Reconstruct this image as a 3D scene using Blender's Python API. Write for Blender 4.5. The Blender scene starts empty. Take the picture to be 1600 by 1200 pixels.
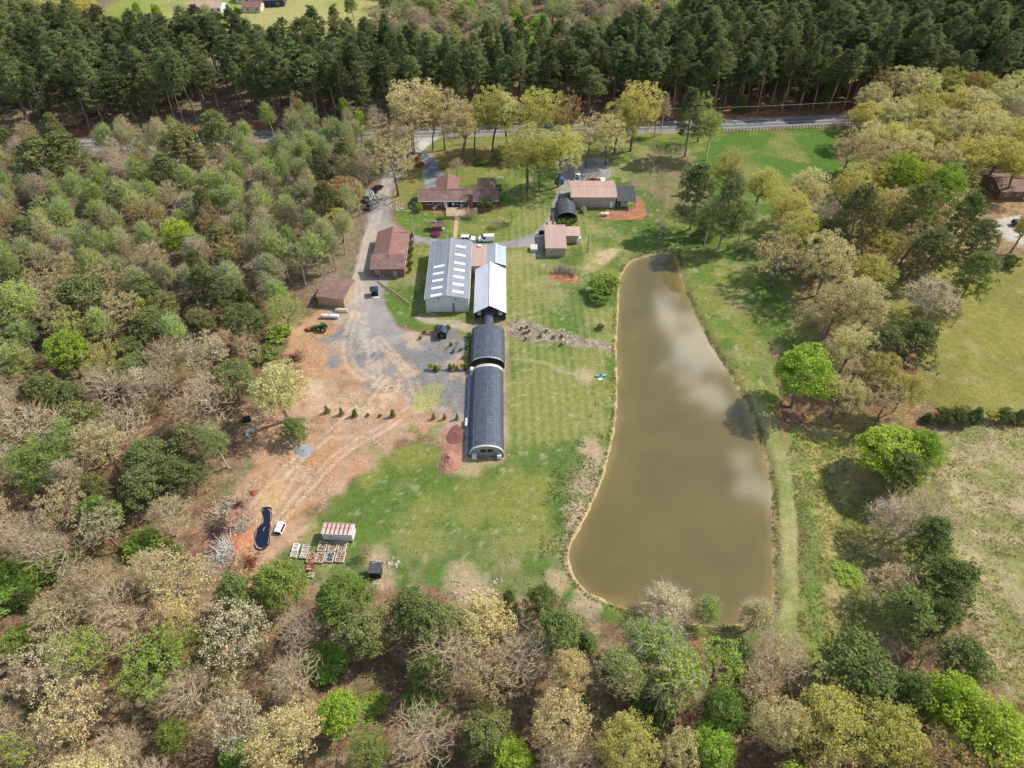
import bpy, bmesh, math, random
import numpy as np
from mathutils import Vector, Matrix
R = math.radians
sc = bpy.context.scene
# ---------------------------------------------------------------- camera
FPX, CAMH, PITCH = 1111.0, 120.0, R(44.8)
cam_d = bpy.data.cameras.new('camera'); cam = bpy.data.objects.new('camera', cam_d)
sc.collection.objects.link(cam); sc.camera = cam
cam_d.sensor_width = 36.0; cam_d.lens = 36.0 * FPX / 1600.0
cam_d.clip_start = 1.0; cam_d.clip_end = 5000.0
cam.location = (0, 0, CAMH); cam.rotation_euler = (R(90) - PITCH, 0, 0)
# ---------------------------------------------------------------- light
SUN_EL, SUN_AZ = R(46.0), R(66.0)          # azimuth measured from +Y towards +X
world = bpy.data.worlds.new('World'); sc.world = world; world.use_nodes = True
wn, wl = world.node_tree.nodes, world.node_tree.links
wn.clear()
wout = wn.new('ShaderNodeOutputWorld'); wbg = wn.new('ShaderNodeBackground')
sky = wn.new('ShaderNodeTexSky'); sky.sky_type = 'NISHITA'; sky.sun_disc = False
sky.sun_elevation = SUN_EL; sky.sun_rotation = SUN_AZ
wbg.inputs[1].default_value = 0.15
# scattered cumulus over the whole dome, on a flat layer overhead
tc = wn.new('ShaderNodeTexCoord'); sp = wn.new('ShaderNodeSeparateXYZ'); wl.new(tc.outputs['Generated'], sp.inputs[0])
def wmath(op, a, b=None, clamp=False):
    n = wn.new('ShaderNodeMath'); n.operation = op; n.use_clamp = clamp
    for i, v in enumerate((a, b)):
        if v is None: continue
        if isinstance(v, (int, float)): n.inputs[i].default_value = v
        else: wl.new(v, n.inputs[i])
    return n.outputs[0]
zc = wmath('MAXIMUM', sp.outputs[2], 0.06)
cx_, cy_ = wmath('DIVIDE', sp.outputs[0], zc), wmath('DIVIDE', sp.outputs[1], zc)
cb = wn.new('ShaderNodeCombineXYZ'); wl.new(cx_, cb.inputs[0]); wl.new(cy_, cb.inputs[1])
nz = wn.new('ShaderNodeTexNoise'); nz.inputs['Scale'].default_value = 6.5; nz.inputs['Detail'].default_value = 7; nz.inputs['Roughness'].default_value = .66
wl.new(cb.outputs[0], nz.inputs['Vector'])
def blob(bx, by, rx, ry):
    dx = wmath('MULTIPLY', wmath('SUBTRACT', cx_, bx), 1 / rx); dy = wmath('MULTIPLY', wmath('SUBTRACT', cy_, by), 1 / ry)
    d2 = wmath('ADD', wmath('MULTIPLY', dx, dx), wmath('MULTIPLY', dy, dy))
    return wmath('MULTIPLY', wmath('SUBTRACT', 1.0, d2, True), .46)
bl = wmath('ADD', blob(.375, 1.12, .10, .28), blob(.43, .80, .06, .10))
for b_ in ((-1.3, .5, .5, .4), (1.6, -1.2, .6, .5), (-.9, -1.6, .6, .4), (2.4, 1.4, .6, .6), (-2.2, 2.4, .7, .6)):
    bl = wmath('ADD', bl, blob(*b_))
cm = wmath('MULTIPLY', wmath('SUBTRACT', wmath('ADD', wmath('MULTIPLY', wmath('SUBTRACT', nz.outputs[0], .5), 2.6), bl), .27), 4.2, True)
cmix = wn.new('ShaderNodeMix'); cmix.data_type = 'RGBA'
wl.new(cm, cmix.inputs[0]); wl.new(sky.outputs[0], cmix.inputs[6]); cmix.inputs[7].default_value = (40, 38, 35, 1)
wl.new(cmix.outputs[2], wbg.inputs[0]); wl.new(wbg.outputs[0], wout.inputs[0])
sun_d = bpy.data.lights.new('sun', 'SUN'); sun_d.energy = 4.4; sun_d.angle = R(0.6); sun_d.color = (1.0, .93, .80)
sun = bpy.data.objects.new('sun', sun_d); sc.collection.objects.link(sun)
sdir = Vector((math.sin(SUN_AZ) * math.cos(SUN_EL), math.cos(SUN_AZ) * math.cos(SUN_EL), math.sin(SUN_EL)))
sun.rotation_euler = sdir.to_track_quat('Z', 'Y').to_euler(); sun.location = (100, 100, 200)
sc.view_settings.view_transform = 'Standard'; sc.view_settings.look = 'None'
sc.view_settings.exposure = 0.17; sc.view_settings.gamma = 1.0; sc.view_settings.use_curve_mapping = False
sc.cycles.max_bounces = 4; sc.cycles.diffuse_bounces = 2; sc.cycles.glossy_bounces = 2; sc.cycles.transmission_bounces = 2; sc.cycles.transparent_max_bounces = 4

# ---------------------------------------------------------------- helpers
C = sc.collection
rng = np.random.default_rng(7); random.seed(7)
def at(px, py, z=0.0):
    """point of the place, at height z, that the photograph shows at pixel (px, py)"""
    u = (px - 800) / FPX; v = (600 - py) / FPX
    d = np.array([u, math.cos(PITCH) + v * math.sin(PITCH), -math.sin(PITCH) + v * math.cos(PITCH)])
    t = (z - CAMH) / d[2]
    return (d[0] * t, d[1] * t)
def mpp(x, y, z):                          # metres per photo pixel there
    return (y * math.cos(PITCH) + (CAMH - z) * math.sin(PITCH)) / FPX
def poly(L, z=0.0): return np.array([at(a, b, z) for a, b in L])
def tag(o, label=None, cat=None, group=None, kind=None):
    if label: o['label'] = label
    if cat: o['category'] = cat
    if group: o['group'] = group
    if kind: o['kind'] = kind
    return o
def empty(name, loc, rz=0.0, label=None, cat=None, group=None, scale=None):
    o = bpy.data.objects.new(name, None); C.objects.link(o)
    o.location = (loc[0], loc[1], loc[2] if len(loc) > 2 else 0); o.rotation_euler = (0, 0, rz); o.empty_display_size = .5
    if scale: o.scale = scale
    return tag(o, label, cat, group)
def link(name, me, parent=None, loc=None):
    o = bpy.data.objects.new(name, me); C.objects.link(o)
    if parent: o.parent = parent
    if loc is not None: o.location = loc
    return o
def mesh_np(name, V, F, mat=None, smooth=False, midx=None, mats=None):
    V = np.asarray(V, dtype=np.float32); F = np.asarray(F, dtype=np.int32)
    me = bpy.data.meshes.new(name); k = F.shape[1]
    me.vertices.add(len(V)); me.vertices.foreach_set('co', V.ravel())
    me.loops.add(F.size); me.loops.foreach_set('vertex_index', F.ravel())
    me.polygons.add(len(F)); me.polygons.foreach_set('loop_start', np.arange(0, F.size, k, dtype=np.int32))
    me.polygons.foreach_set('loop_total', np.full(len(F), k, dtype=np.int32))
    for m in (mats or ([mat] if mat else [])): me.materials.append(m)
    if midx is not None: me.polygons.foreach_set('material_index', np.asarray(midx, dtype=np.int32))
    me.polygons.foreach_set('use_smooth', np.full(len(F), smooth)); me.update(calc_edges=True)
    return me
class MB:
    def __init__(s): s.v = []; s.f = []; s.m = []; s.cur = 0
    def face(s, pts):
        b = len(s.v); s.v += [tuple(p) for p in pts]; s.f.append(list(range(b, b + len(pts)))); s.m.append(s.cur); return s
    def box(s, x0, x1, y0, y1, z0, z1):
        b = len(s.v); s.v += [(x, y, z) for z in (z0, z1) for x, y in ((x0, y0), (x1, y0), (x1, y1), (x0, y1))]
        for f in ((3, 2, 1, 0), (4, 5, 6, 7), (0, 1, 5, 4), (1, 2, 6, 5), (2, 3, 7, 6), (3, 0, 4, 7)): s.f.append([b + i for i in f]); s.m.append(s.cur)
        return s
    def obox(s, c, half, rz=0, tilt=0, tiltax=0):
        M = Matrix.Rotation(rz, 3, 'Z') @ Matrix.Rotation(tilt, 3, 'XYZ'[tiltax]); b = len(s.v)
        for z in (-1, 1):
            for x, y in ((-1, -1), (1, -1), (1, 1), (-1, 1)):
                p = M @ Vector((x * half[0], y * half[1], z * half[2])); s.v.append((c[0] + p.x, c[1] + p.y, c[2] + p.z))
        for f in ((3, 2, 1, 0), (4, 5, 6, 7), (0, 1, 5, 4), (1, 2, 6, 5), (2, 3, 7, 6), (3, 0, 4, 7)): s.f.append([b + i for i in f]); s.m.append(s.cur)
        return s
    def prism(s, pts, a0, a1, axis='z'):
        """polygon pts (2D) swept along axis"""
        def P(p, a): return {'z': (p[0], p[1], a), 'y': (p[0], a, p[1]), 'x': (a, p[0], p[1])}[axis]
        n = len(pts); b = len(s.v); s.v += [P(p, a0) for p in pts] + [P(p, a1) for p in pts]
        s.f.append([b + i for i in range(n)][::-1]); s.f.append([b + n + i for i in range(n)]); s.m += [s.cur, s.cur]
        for i in range(n): s.f.append([b + i, b + (i + 1) % n, b + n + (i + 1) % n, b + n + i]); s.m.append(s.cur)
        return s
    def tube(s, path, r, n=6, cap=True):
        path = [Vector(p) for p in path]; rs = r if isinstance(r, (list, tuple)) else [r] * len(path); b = len(s.v)
        for i, p in enumerate(path):
            t = (path[min(i + 1, len(path) - 1)] - path[max(i - 1, 0)]).normalized()
            a = t.cross(Vector((0, 0, 1)));
            if a.length < .05: a = t.cross(Vector((1, 0, 0)))
            a.normalize(); c = t.cross(a)
            for k in range(n):
                w = 2 * math.pi * k / n; q = p + (a * math.cos(w) + c * math.sin(w)) * rs[i]; s.v.append(tuple(q))
        for i in range(len(path) - 1):
            for k in range(n):
                s.f.append([b + i * n + k, b + i * n + (k + 1) % n, b + (i + 1) * n + (k + 1) % n, b + (i + 1) * n + k]); s.m.append(s.cur)
        if cap:
            s.f.append([b + k for k in range(n)]); s.f.append([b + (len(path) - 1) * n + k for k in range(n)][::-1]); s.m += [s.cur, s.cur]
        return s
    def mesh(s, name, *mats, smooth=False):
        me = bpy.data.meshes.new(name); me.from_pydata(s.v, [], s.f)
        for m in mats: me.materials.append(m)
        me.polygons.foreach_set('material_index', s.m); 
        if smooth: me.polygons.foreach_set('use_smooth', [True] * len(s.f))
        bm = bmesh.new(); bm.from_mesh(me); bmesh.ops.recalc_face_normals(bm, faces=bm.faces); bm.to_mesh(me); bm.free()
        me.update(); return me
    def build(s, name, mats, parent=None, smooth=False, loc=None):
        if not isinstance(mats, (list, tuple)): mats = [mats]
        return link(name, s.mesh(name, *mats, smooth=smooth), parent, loc)
def copy_tree(o, parent=None):
    c = o.copy(); C.objects.link(c)
    if parent: c.parent = parent
    for ch in o.children: copy_tree(ch, c)
    return c
# value noise in numpy
def _h(ix, iy, s):
    n = (ix.astype(np.int64) * 374761393 + iy.astype(np.int64) * 668265263 + s * 1442695041) & 0x7fffffff
    n = ((n ^ (n >> 13)) * 1274126177) & 0x7fffffff
    return ((n ^ (n >> 16)) & 0xffff) / 65535.0
def vnoise(x, y, s=0):
    x = np.asarray(x, dtype=np.float64); y = np.asarray(y, dtype=np.float64)
    ix, iy = np.floor(x), np.floor(y); fx, fy = x - ix, y - iy; fx = fx * fx * (3 - 2 * fx); fy = fy * fy * (3 - 2 * fy)
    a, b, c, d = _h(ix, iy, s), _h(ix + 1, iy, s), _h(ix, iy + 1, s), _h(ix + 1, iy + 1, s)
    return (a + (b - a) * fx) * (1 - fy) + (c + (d - c) * fx) * fy
def fbm(x, y, scale, s=0, o=4):
    r = 0; a = .5; t = 0
    for i in range(o):
        r = r + a * vnoise(x / scale * 2 ** i + 17.3 * i, y / scale * 2 ** i - 9.1 * i, s + i); t += a; a *= .55
    return r / t
def sstep(a, b, x):
    t = np.clip((x - a) / (b - a), 0, 1); return t * t * (3 - 2 * t)
def sdf(P, x, y):
    """signed distance, positive inside polygon P"""
    x = np.asarray(x, dtype=float); y = np.asarray(y, dtype=float); d = np.full(x.shape, 1e9); ins = np.zeros(x.shape, bool); n = len(P)
    for i in range(n):
        ax, ay = P[i]; bx, by = P[(i + 1) % n]; ex, ey = bx - ax, by - ay
        t = np.clip(((x - ax) * ex + (y - ay) * ey) / (ex * ex + ey * ey + 1e-9), 0, 1)
        d = np.minimum(d, np.hypot(x - ax - t * ex, y - ay - t * ey))
        if ay != by: ins ^= ((ay > y) != (by > y)) & (x < (bx - ax) * (y - ay) / (by - ay) + ax)
    return np.where(ins, d, -d)
def linedist(P, x, y):
    x = np.asarray(x, dtype=float); d = np.full(x.shape, 1e9)
    for i in range(len(P) - 1):
        ax, ay = P[i]; bx, by = P[i + 1]; ex, ey = bx - ax, by - ay
        t = np.clip(((x - ax) * ex + (y - ay) * ey) / (ex * ex + ey * ey + 1e-9), 0, 1)
        d = np.minimum(d, np.hypot(x - ax - t * ex, y - ay - t * ey))
    return d
def smooth_poly(P, k=3, closed=True):
    P = np.array(P)
    for _ in range(k):
        Q = np.roll(P, -1, 0) if closed else P[1:]; A = P if closed else P[:-1]
        N = np.empty((2 * len(A), 2)); N[0::2] = A * .75 + Q * .25; N[1::2] = A * .25 + Q * .75
        P = N if closed else np.vstack([P[:1], N, P[-1:]])
    return P
# ---------------------------------------------------------------- materials
def new_mat(name):
    m = bpy.data.materials.new(name); m.use_nodes = True; nt = m.node_tree; nt.nodes.clear(); return m, nt.nodes, nt.links
def mat(name, col, rough=.7, metal=0.0, var=.12, scale=3.0, spec=.3, streak=None, bump=0.0, dirt=None):
    """painted / built surface: base colour broken up by two noises, optional streaks and dirt"""
    m, N, L = new_mat(name)
    out = N.new('ShaderNodeOutputMaterial'); b = N.new('ShaderNodeBsdfPrincipled'); L.new(b.outputs[0], out.inputs[0])
    b.inputs['Roughness'].default_value = rough; b.inputs['Metallic'].default_value = metal; b.inputs['Specular IOR Level'].default_value = spec
    t = N.new('ShaderNodeTexCoord'); mp = N.new('ShaderNodeMapping'); L.new(t.outputs['Object'], mp.inputs[0])
    if streak: mp.inputs['Scale'].default_value = streak
    n = N.new('ShaderNodeTexNoise'); n.inputs['Scale'].default_value = scale; n.inputs['Detail'].default_value = 6; L.new(mp.outputs[0], n.inputs['Vector'])
    r = N.new('ShaderNodeMapRange'); r.inputs[1].default_value = .3; r.inputs[2].default_value = .7; r.inputs[3].default_value = 1 - var; r.inputs[4].default_value = 1 + var
    L.new(n.outputs[0], r.inputs[0])
    mx = N.new('ShaderNodeVectorMath'); mx.operation = 'SCALE'; mx.inputs[0].default_value = col; L.new(r.outputs[0], mx.inputs['Scale'])
    last = mx.outputs[0]
    if dirt:
        n2 = N.new('ShaderNodeTexNoise'); n2.inputs['Scale'].default_value = dirt[1]; n2.inputs['Detail'].default_value = 8; n2.inputs['Roughness'].default_value = .65; L.new(mp.outputs[0], n2.inputs['Vector'])
        r2 = N.new('ShaderNodeMapRange'); r2.inputs[1].default_value = dirt[2]; r2.inputs[2].default_value = dirt[2] + .12; L.new(n2.outputs[0], r2.inputs[0])
        m2 = N.new('ShaderNodeMix'); m2.data_type = 'RGBA'; L.new(r2.outputs[0], m2.inputs[0]); L.new(last, m2.inputs[6]); m2.inputs[7].default_value = (*dirt[0], 1); last = m2.outputs[2]
    L.new(last, b.inputs['Base Color'])
    if bump:
        bp = N.new('ShaderNodeBump'); bp.inputs['Strength'].default_value = bump; bp.inputs['Distance'].default_value = .1; L.new(n.outputs[0], bp.inputs['Height']); L.new(bp.outputs[0], b.inputs['Normal'])
    return m
def leaf_mat(name, c1, c2, trans=.3, vr=.22, hr=.02):
    m, N, L = new_mat(name)
    out = N.new('ShaderNodeOutputMaterial'); d = N.new('ShaderNodeBsdfDiffuse'); tr = N.new('ShaderNodeBsdfTranslucent'); mx = N.new('ShaderNodeMixShader')
    t = N.new('ShaderNodeTexCoord'); n = N.new('ShaderNodeTexNoise'); n.inputs['Scale'].default_value = .55; n.inputs['Detail'].default_value = 5; n.inputs['Roughness'].default_value = .7
    L.new(t.outputs['Object'], n.inputs['Vector'])
    r = N.new('ShaderNodeMapRange'); r.inputs[1].default_value = .35; r.inputs[2].default_value = .65; L.new(n.outputs[0], r.inputs[0])
    cmx = N.new('ShaderNodeMix'); cmx.data_type = 'RGBA'; L.new(r.outputs[0], cmx.inputs[0]); cmx.inputs[6].default_value = (*c1, 1); cmx.inputs[7].default_value = (*c2, 1)
    oi = N.new('ShaderNodeObjectInfo'); hs = N.new('ShaderNodeHueSaturation')
    rv = N.new('ShaderNodeMapRange'); rv.inputs[3].default_value = 1 - vr; rv.inputs[4].default_value = 1 + vr; L.new(oi.outputs['Random'], rv.inputs[0]); L.new(rv.outputs[0], hs.inputs['Value'])
    w = N.new('ShaderNodeMath'); w.operation = 'MULTIPLY_ADD'; w.inputs[1].default_value = 7.31; w.inputs[2].default_value = 0; L.new(oi.outputs['Random'], w.inputs[0])
    fr = N.new('ShaderNodeMath'); fr.operation = 'FRACT'; L.new(w.outputs[0], fr.inputs[0])
    rh = N.new('ShaderNodeMapRange'); rh.inputs[3].default_value = .5 - hr; rh.inputs[4].default_value = .5 + hr; L.new(fr.outputs[0], rh.inputs[0]); L.new(rh.outputs[0], hs.inputs['Hue'])
    L.new(cmx.outputs[2], hs.inputs['Color']); L.new(hs.outputs[0], d.inputs[0]); L.new(hs.outputs[0], tr.inputs[0])
    mx.inputs[0].default_value = trans; L.new(d.outputs[0], mx.inputs[1]); L.new(tr.outputs[0], mx.inputs[2]); L.new(mx.outputs[0], out.inputs[0])
    return m
def soil_mat(name, fine=2.2, amt=.28, bump=.35, spec=.1):
    """ground: the colour is stored per point of the sheet; noise breaks it into grains, blades and clods"""
    m, N, L = new_mat(name)
    out = N.new('ShaderNodeOutputMaterial'); b = N.new('ShaderNodeBsdfPrincipled'); L.new(b.outputs[0], out.inputs[0])
    b.inputs['Roughness'].default_value = .95; b.inputs['Specular IOR Level'].default_value = spec
    a = N.new('ShaderNodeAttribute'); a.attribute_name = 'soil'
    t = N.new('ShaderNodeTexCoord')
    last = a.outputs['Color']
    hgt = None
    for s, k, lo, hi in ((fine, amt, .3, .7), (fine * .28, amt * .6, .35, .65), (fine * 3.1, amt * .8, .3, .7)):
        n = N.new('ShaderNodeTexNoise'); n.inputs['Scale'].default_value = s; n.inputs['Detail'].default_value = 4; n.inputs['Roughness'].default_value = .65; L.new(t.outputs['Object'], n.inputs['Vector'])
        r = N.new('ShaderNodeMapRange'); r.inputs[1].default_value = lo; r.inputs[2].default_value = hi; r.inputs[3].default_value = 1 - k; r.inputs[4].default_value = 1 + k; L.new(n.outputs[0], r.inputs[0])
        v = N.new('ShaderNodeVectorMath'); v.operation = 'SCALE'; L.new(last, v.inputs[0]); L.new(r.outputs[0], v.inputs['Scale']); last = v.outputs[0]
        if hgt is None: hgt = n.outputs[0]
    L.new(last, b.inputs['Base Color'])
    bp = N.new('ShaderNodeBump'); bp.inputs['Strength'].default_value = bump; bp.inputs['Distance'].default_value = .25; L.new(hgt, bp.inputs['Height']); L.new(bp.outputs[0], b.inputs['Normal'])
    return m
# ================================================================ THE GROUND
WL = -0.45
POND = smooth_poly(poly([(1003,403),(1030,396),(1054,396),(1060,420),(1070,455),(1085,490),(1105,530),(1130,570),(1155,610),(1172,650),(1187,690),(1200,728),(1205,765),(1206,820),(1207,880),(1210,930),(1203,962),(1165,975),(1120,978),(1075,975),(1030,962),(985,952),(950,940),(915,925),(896,900),(887,873),(893,848),(910,818),(930,780),(945,740),(955,700),(963,650),(965,600),(962,540),(966,500),(966,450),(975,420),(990,407)], WL), 2)
DAM = poly([(1050,385),(1075,420),(1100,480),(1150,560),(1185,620),(1215,680),(1232,740),(1240,800),(1242,900),(1245,1000),(1250,1090),(1260,1200)])
def hgt(x, y):
    x = np.asarray(x, dtype=float); y = np.asarray(y, dtype=float)
    sd = sdf(POND, x, y) + (fbm(x, y, 1.6, 50, 2) - .5) * .7
    h = np.interp(sd, [-2.2, -.6, 0, .8, 6, 20], [0, -.12, WL, WL - .35, -1.5, -2.2])
    # low ground outside the dam
    dl = linedist(DAM, x, y); side = np.where(x > np.interp(y, DAM[::-1, 1], DAM[::-1, 0]), 1, -1)
    D = dl * side
    low = 1.9 * sstep(1, 11, D) * (1 - sstep(34, 52, D)) * sstep(150, 110, y)
    far = (fbm(x, y, 22, 60, 3) - .5) * .9 * np.clip(sstep(-60, -75, x) + sstep(75, 100, x) + sstep(275, 300, y), 0, 1) * (1 - sstep(8, 3, np.abs(y - np.interp(x, ROADX, ROADY))))
    return h - low + far
ROAD = np.array([(-330., 229.)] + [at(*p) for p in [(130,228),(400,213.5),(650,206),(1000,199.5),(1150,194),(1335,186)]] + [(198.6, 269.0), (330., 277.)])
ROAD = smooth_poly(ROAD, 2, closed=False); ROADX, ROADY = ROAD[:, 0], ROAD[:, 1]
Z = {}
def zone(name, L, soft=.8, jag=1.2, jagscale=3.0, base=None): Z[name] = (smooth_poly(poly(L), 1) , soft, jag, jagscale)
zone('lawn', [(700,700),(640,690),(560,740),(500,800),(450,850),(440,905),(560,915),(640,915),(720,925),(850,930),(990,985),(1230,1010),(1240,900),(1236,780),(1210,690),(1205,640),(1235,600),(1280,560),(1290,490),(1265,430),(1225,395),(1240,330),(1290,270),(1330,255),(1345,203),(1160,206),(1020,207),(700,212),(655,222),(650,250),(618,300),(612,345),(640,360),(640,395),(590,440),(590,480),(640,515),(735,520),(735,720)], .8, 1.5, 4)
zone('pasture', [(1340,200),(1700,190),(1700,262),(1560,262),(1480,300),(1350,300),(1300,285),(1240,330),(1180,340),(1110,300),(1080,250),(1120,206)], 1, 3, 8)
zone('sunfield', [(1370,430),(1480,420),(1560,400),(1750,380),(1850,668),(1600,655),(1440,645),(1440,520),(1360,500)], 1, 2, 5)
zone('meadow', [(1430,652),(1850,672),(1950,1150),(1700,1130),(1560,1060),(1530,980),(1500,850),(1460,740)], 2, 5, 7)
zone('scrub', [(1220,680),(1300,660),(1430,660),(1480,760),(1500,900),(1460,1000),(1340,1010),(1270,1050),(1240,1040),(1246,900),(1243,800)], 1.5, 4, 5)
zone('damtop', [(1170,585),(1200,640),(1226,690),(1243,760),(1247,850),(1246,950),(1248,1040),(1215,1040),(1213,950),(1212,850),(1211,780),(1205,730),(1190,680),(1160,610)], .6, .6, 3)
zone('clay', [(505,500),(470,520),(455,560),(480,600),(470,640),(400,650),(385,700),(370,760),(335,800),(325,860),(335,915),(400,915),(420,895),(425,865),(455,835),(520,770),(560,735),(620,700),(660,690),(700,690),(735,660),(735,520),(640,525),(560,540),(540,480)], 1.5, 6, 6)
zone('clay2', [(455,500),(500,485),(545,480),(560,540),(500,600),(450,560)], 1, 4, 5)
zone('yard', [(560,470),(590,500),(640,525),(735,522),(735,655),(700,650),(655,640),(640,610),(600,590),(560,585),(500,590),(490,570),(520,545),(510,525),(520,500),(535,480)], 1.2, 9, 8)
zone('drive', [(655,207),(690,207),(668,225),(655,238),(640,250),(622,282),(612,300),(608,330),(612,350),(640,365),(680,375),(735,380),(790,378),(820,372),(850,352),(862,330),(868,300),(872,270),(870,250),(890,240),(905,248),(952,243),(955,285),(905,290),(892,300),(878,312),(868,345),(856,368),(846,378),(845,400),(833,402),(828,384),(800,388),(735,388),(680,384),(655,378),(640,385),(600,450),(600,480),(640,530),(570,560),(545,500),(540,470),(548,440),(560,400),(572,350),(578,320),(588,300),(598,272),(610,255),(632,235)], .35, .8, 3)
zone('parkdrive', [(654,237),(674,236),(683,255),(698,282),(698,300),(664,300),(662,280),(658,258)], .3, .3, 3)
zone('apron', [(650,204),(700,206),(672,224),(656,240),(640,236),(645,222)], .5, .6, 3)
zone('mulch', [(932,330),(990,328),(990,305),(1003,312),(1009,325),(1010,342),(985,344),(935,342)], .3, .5, 3)
zone('bed', [(638,340),(650,325),(700,338),(735,340),(740,332),(800,326),(786,318),(660,322)], .3, .8, 2)
zone('heap', [(690,665),(722,662),(725,690),(720,735),(700,745),(685,735),(690,700)], .8, 1.5, 3)
zone('path', [(648,492),(700,499),(757,508),(757,516),(735,520),(700,512),(655,502)], .5, 1.0, 3)
zone('scar', [(905,415),(940,388),(960,385),(975,392),(930,425),(905,432)], .8, 2, 4)
zone('creek', [(790,500),(820,500),(860,512),(900,525),(960,542),(960,547),(900,541),(850,533),(790,527)], .5, 1.5, 3)
zone('foot', [(735,495),(790,495),(795,520),(793,600),(793,720),(775,728),(735,722),(728,600),(735,520)], .5, .8, 2)
zone('litter1', [(1160,392),(1200,400),(1225,440),(1240,500),(1200,560),(1215,610),(1260,560),(1330,560),(1420,620),(1440,700),(1480,800),(1440,860),(1340,800),(1350,700),(1260,640),(1440,640),(1350,460),(1520,400),(1560,330),(1590,250),(1450,250),(1330,260),(1290,240),(1340,200),(1320,260),(1240,330)], 2, 6, 8)
zone('litter2', [(640,235),(700,232),(740,225),(860,232),(830,262),(740,262),(690,258),(668,240),(650,262),(660,290),(640,310),(640,325),(612,325),(620,290)], 1, 4, 5)
zone('brownpatch', [(1000,235),(1060,225),(1110,250),(1100,300),(1070,340),(1030,310),(990,280)], 2, 6, 7)
zone('farfield', [(170,60),(345,90),(420,90),(560,96),(600,60),(600,-14),(170,-14)], 2, 3, 6)
zone('verge', [(-300,226),(130,219),(400,206),(650,200),(1000,193),(1335,180),(1700,168),(1700,190),(1335,196),(1150,206),(1000,210),(650,215),(400,222),(130,236),(-300,246)], .5, 1.2, 3)
zone('rightdrive', [(1535,348),(1620,330),(1620,392),(1580,378)], .5, 1, 3)
zone('rightlitter', [(1440,300),(1620,290),(1620,400),(1560,380),(1480,400),(1380,420),(1360,380)], 1, 4, 5)
def wz(name, x, y):
    P, soft, jag, js = Z[name]
    lo, hi = P.min(0) - 12, P.max(0) + 12
    m = (x > lo[0]) & (x < hi[0]) & (y > lo[1]) & (y < hi[1]); w = np.zeros(x.shape)
    if m.any():
        s = sdf(P, x[m], y[m]) + (fbm(x[m], y[m], js, hash_s(name), 4) - .5) * jag * 2
        w[m] = sstep(-soft, soft, s)
    return w
def hash_s(n): return sum(ord(c) * (i + 3) for i, c in enumerate(n)) % 997
def ax(lo, hi, a, b, fine, grow=1.12, mx=14):
    mid = list(np.arange(a, b, fine)); s = fine; l = []; p = a
    while p > lo: s = min(s * grow, mx); p -= s; l.append(p)
    s = fine; r = []; p = mid[-1]
    while p < hi: s = min(s * grow, mx); p += s; r.append(p)
    return np.array(l[::-1] + mid + r)
gx = ax(-1300, 1300, -96, 122, .62, 1.06, 60); gy = ax(-500, 1900, 34, 290, .62, 1.06, 60)
X, Y = np.meshgrid(gx, gy); xf, yf = X.ravel(), Y.ravel()
def lerp(c, d, w): return c * (1 - w[:, None]) + np.asarray(d) * w[:, None]
def mixn(c1, c2, w): return np.asarray(c1)[None] * (1 - w[:, None]) + np.asarray(c2)[None] * w[:, None]
nA, nB, nC, nD = fbm(xf, yf, 14, 1), fbm(xf, yf, 4.5, 2), fbm(xf, yf, 1.5, 3, 3), fbm(xf, yf, 40, 4)
k = lambda n, a, b: sstep(a, b, n)
col = mixn((.21, .13, .08), (.26, .19, .115), k(nB, .4, .65)); col = lerp(col, (.26, .135, .07), k(nA, .5, .75) * .7); col = lerp(col, (.11, .075, .05), k(nC, .55, .8) * .6); col = lerp(col, (.19, .165, .12), sstep(140, 165, yf) * sstep(-30, -40, xf) * .6)
col = lerp(col, (.12, .14, .05), k(fbm(xf, yf, 9, 8), .55, .72) * .55)
cls = np.zeros(len(xf), int); best = np.full(len(xf), .5)
def put(name, c, c_id=None, strength=1.0):
    global col
    w = wz(name, xf, yf) * strength
    col = col * (1 - w[:, None]) + c * w[:, None]
    if c_id is not None: cls[w > .5] = c_id
    return w
# lawn: green, worn yellow, pale seed heads; mown strips run along the plot
g = mixn((.10, .155, .035), (.185, .205, .052), k(nA + .35 * (nB - .5), .42, .62)); g = lerp(g, (.29, .265, .12), k(fbm(xf, yf, 6, 11) * .6 + nD * .4, .54, .68) * .6)
g = lerp(g, (.10, .17, .032), k(fbm(xf, yf, 11, 12), .56, .7) * .65)
strip = .5 + .5 * np.sin((xf + .012 * yf) * 2 * np.pi / 2.1 + .8 * np.sin(yf / 23)); mow = sstep(-3, 0, xf) * sstep(28, 24, xf) * sstep(95, 105, yf)
g = lerp(g, (.30, .285, .12), strip * mow * .5 * k(nA, .3, .55)); g = lerp(g, (.36, .33, .2), (nC > .72) * .5)
w_lawn = put('lawn', g, 1)
sh = sdf(POND, xf, yf)
south = sstep(90, 60, yf) * w_lawn; col = lerp(col, (.27, .22, .13), south * k(nB, .45, .62) * .45)
west = sstep(8.5, 12, xf) * sstep(-9, -2.5, sh) * sstep(112, 98, yf) * sstep(60, 64, yf) * (xf < 30); col = lerp(col, (.37, .285, .195), west * k(nB, .40, .55) * .85)
p = mixn((.085, .16, .03), (.19, .20, .06), k(nA, .45, .65)); put('pasture', p, 1)
put('brownpatch', mixn((.25, .19, .12), (.18, .17, .075), k(nB, .4, .6)), None, .75)
s_ = mixn((.245, .22, .06), (.20, .195, .052), k(nA, .4, .65)); s_ = lerp(s_, (.31, .26, .12), k(nB, .55, .75) * .5); put('sunfield', s_, 2)
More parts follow.
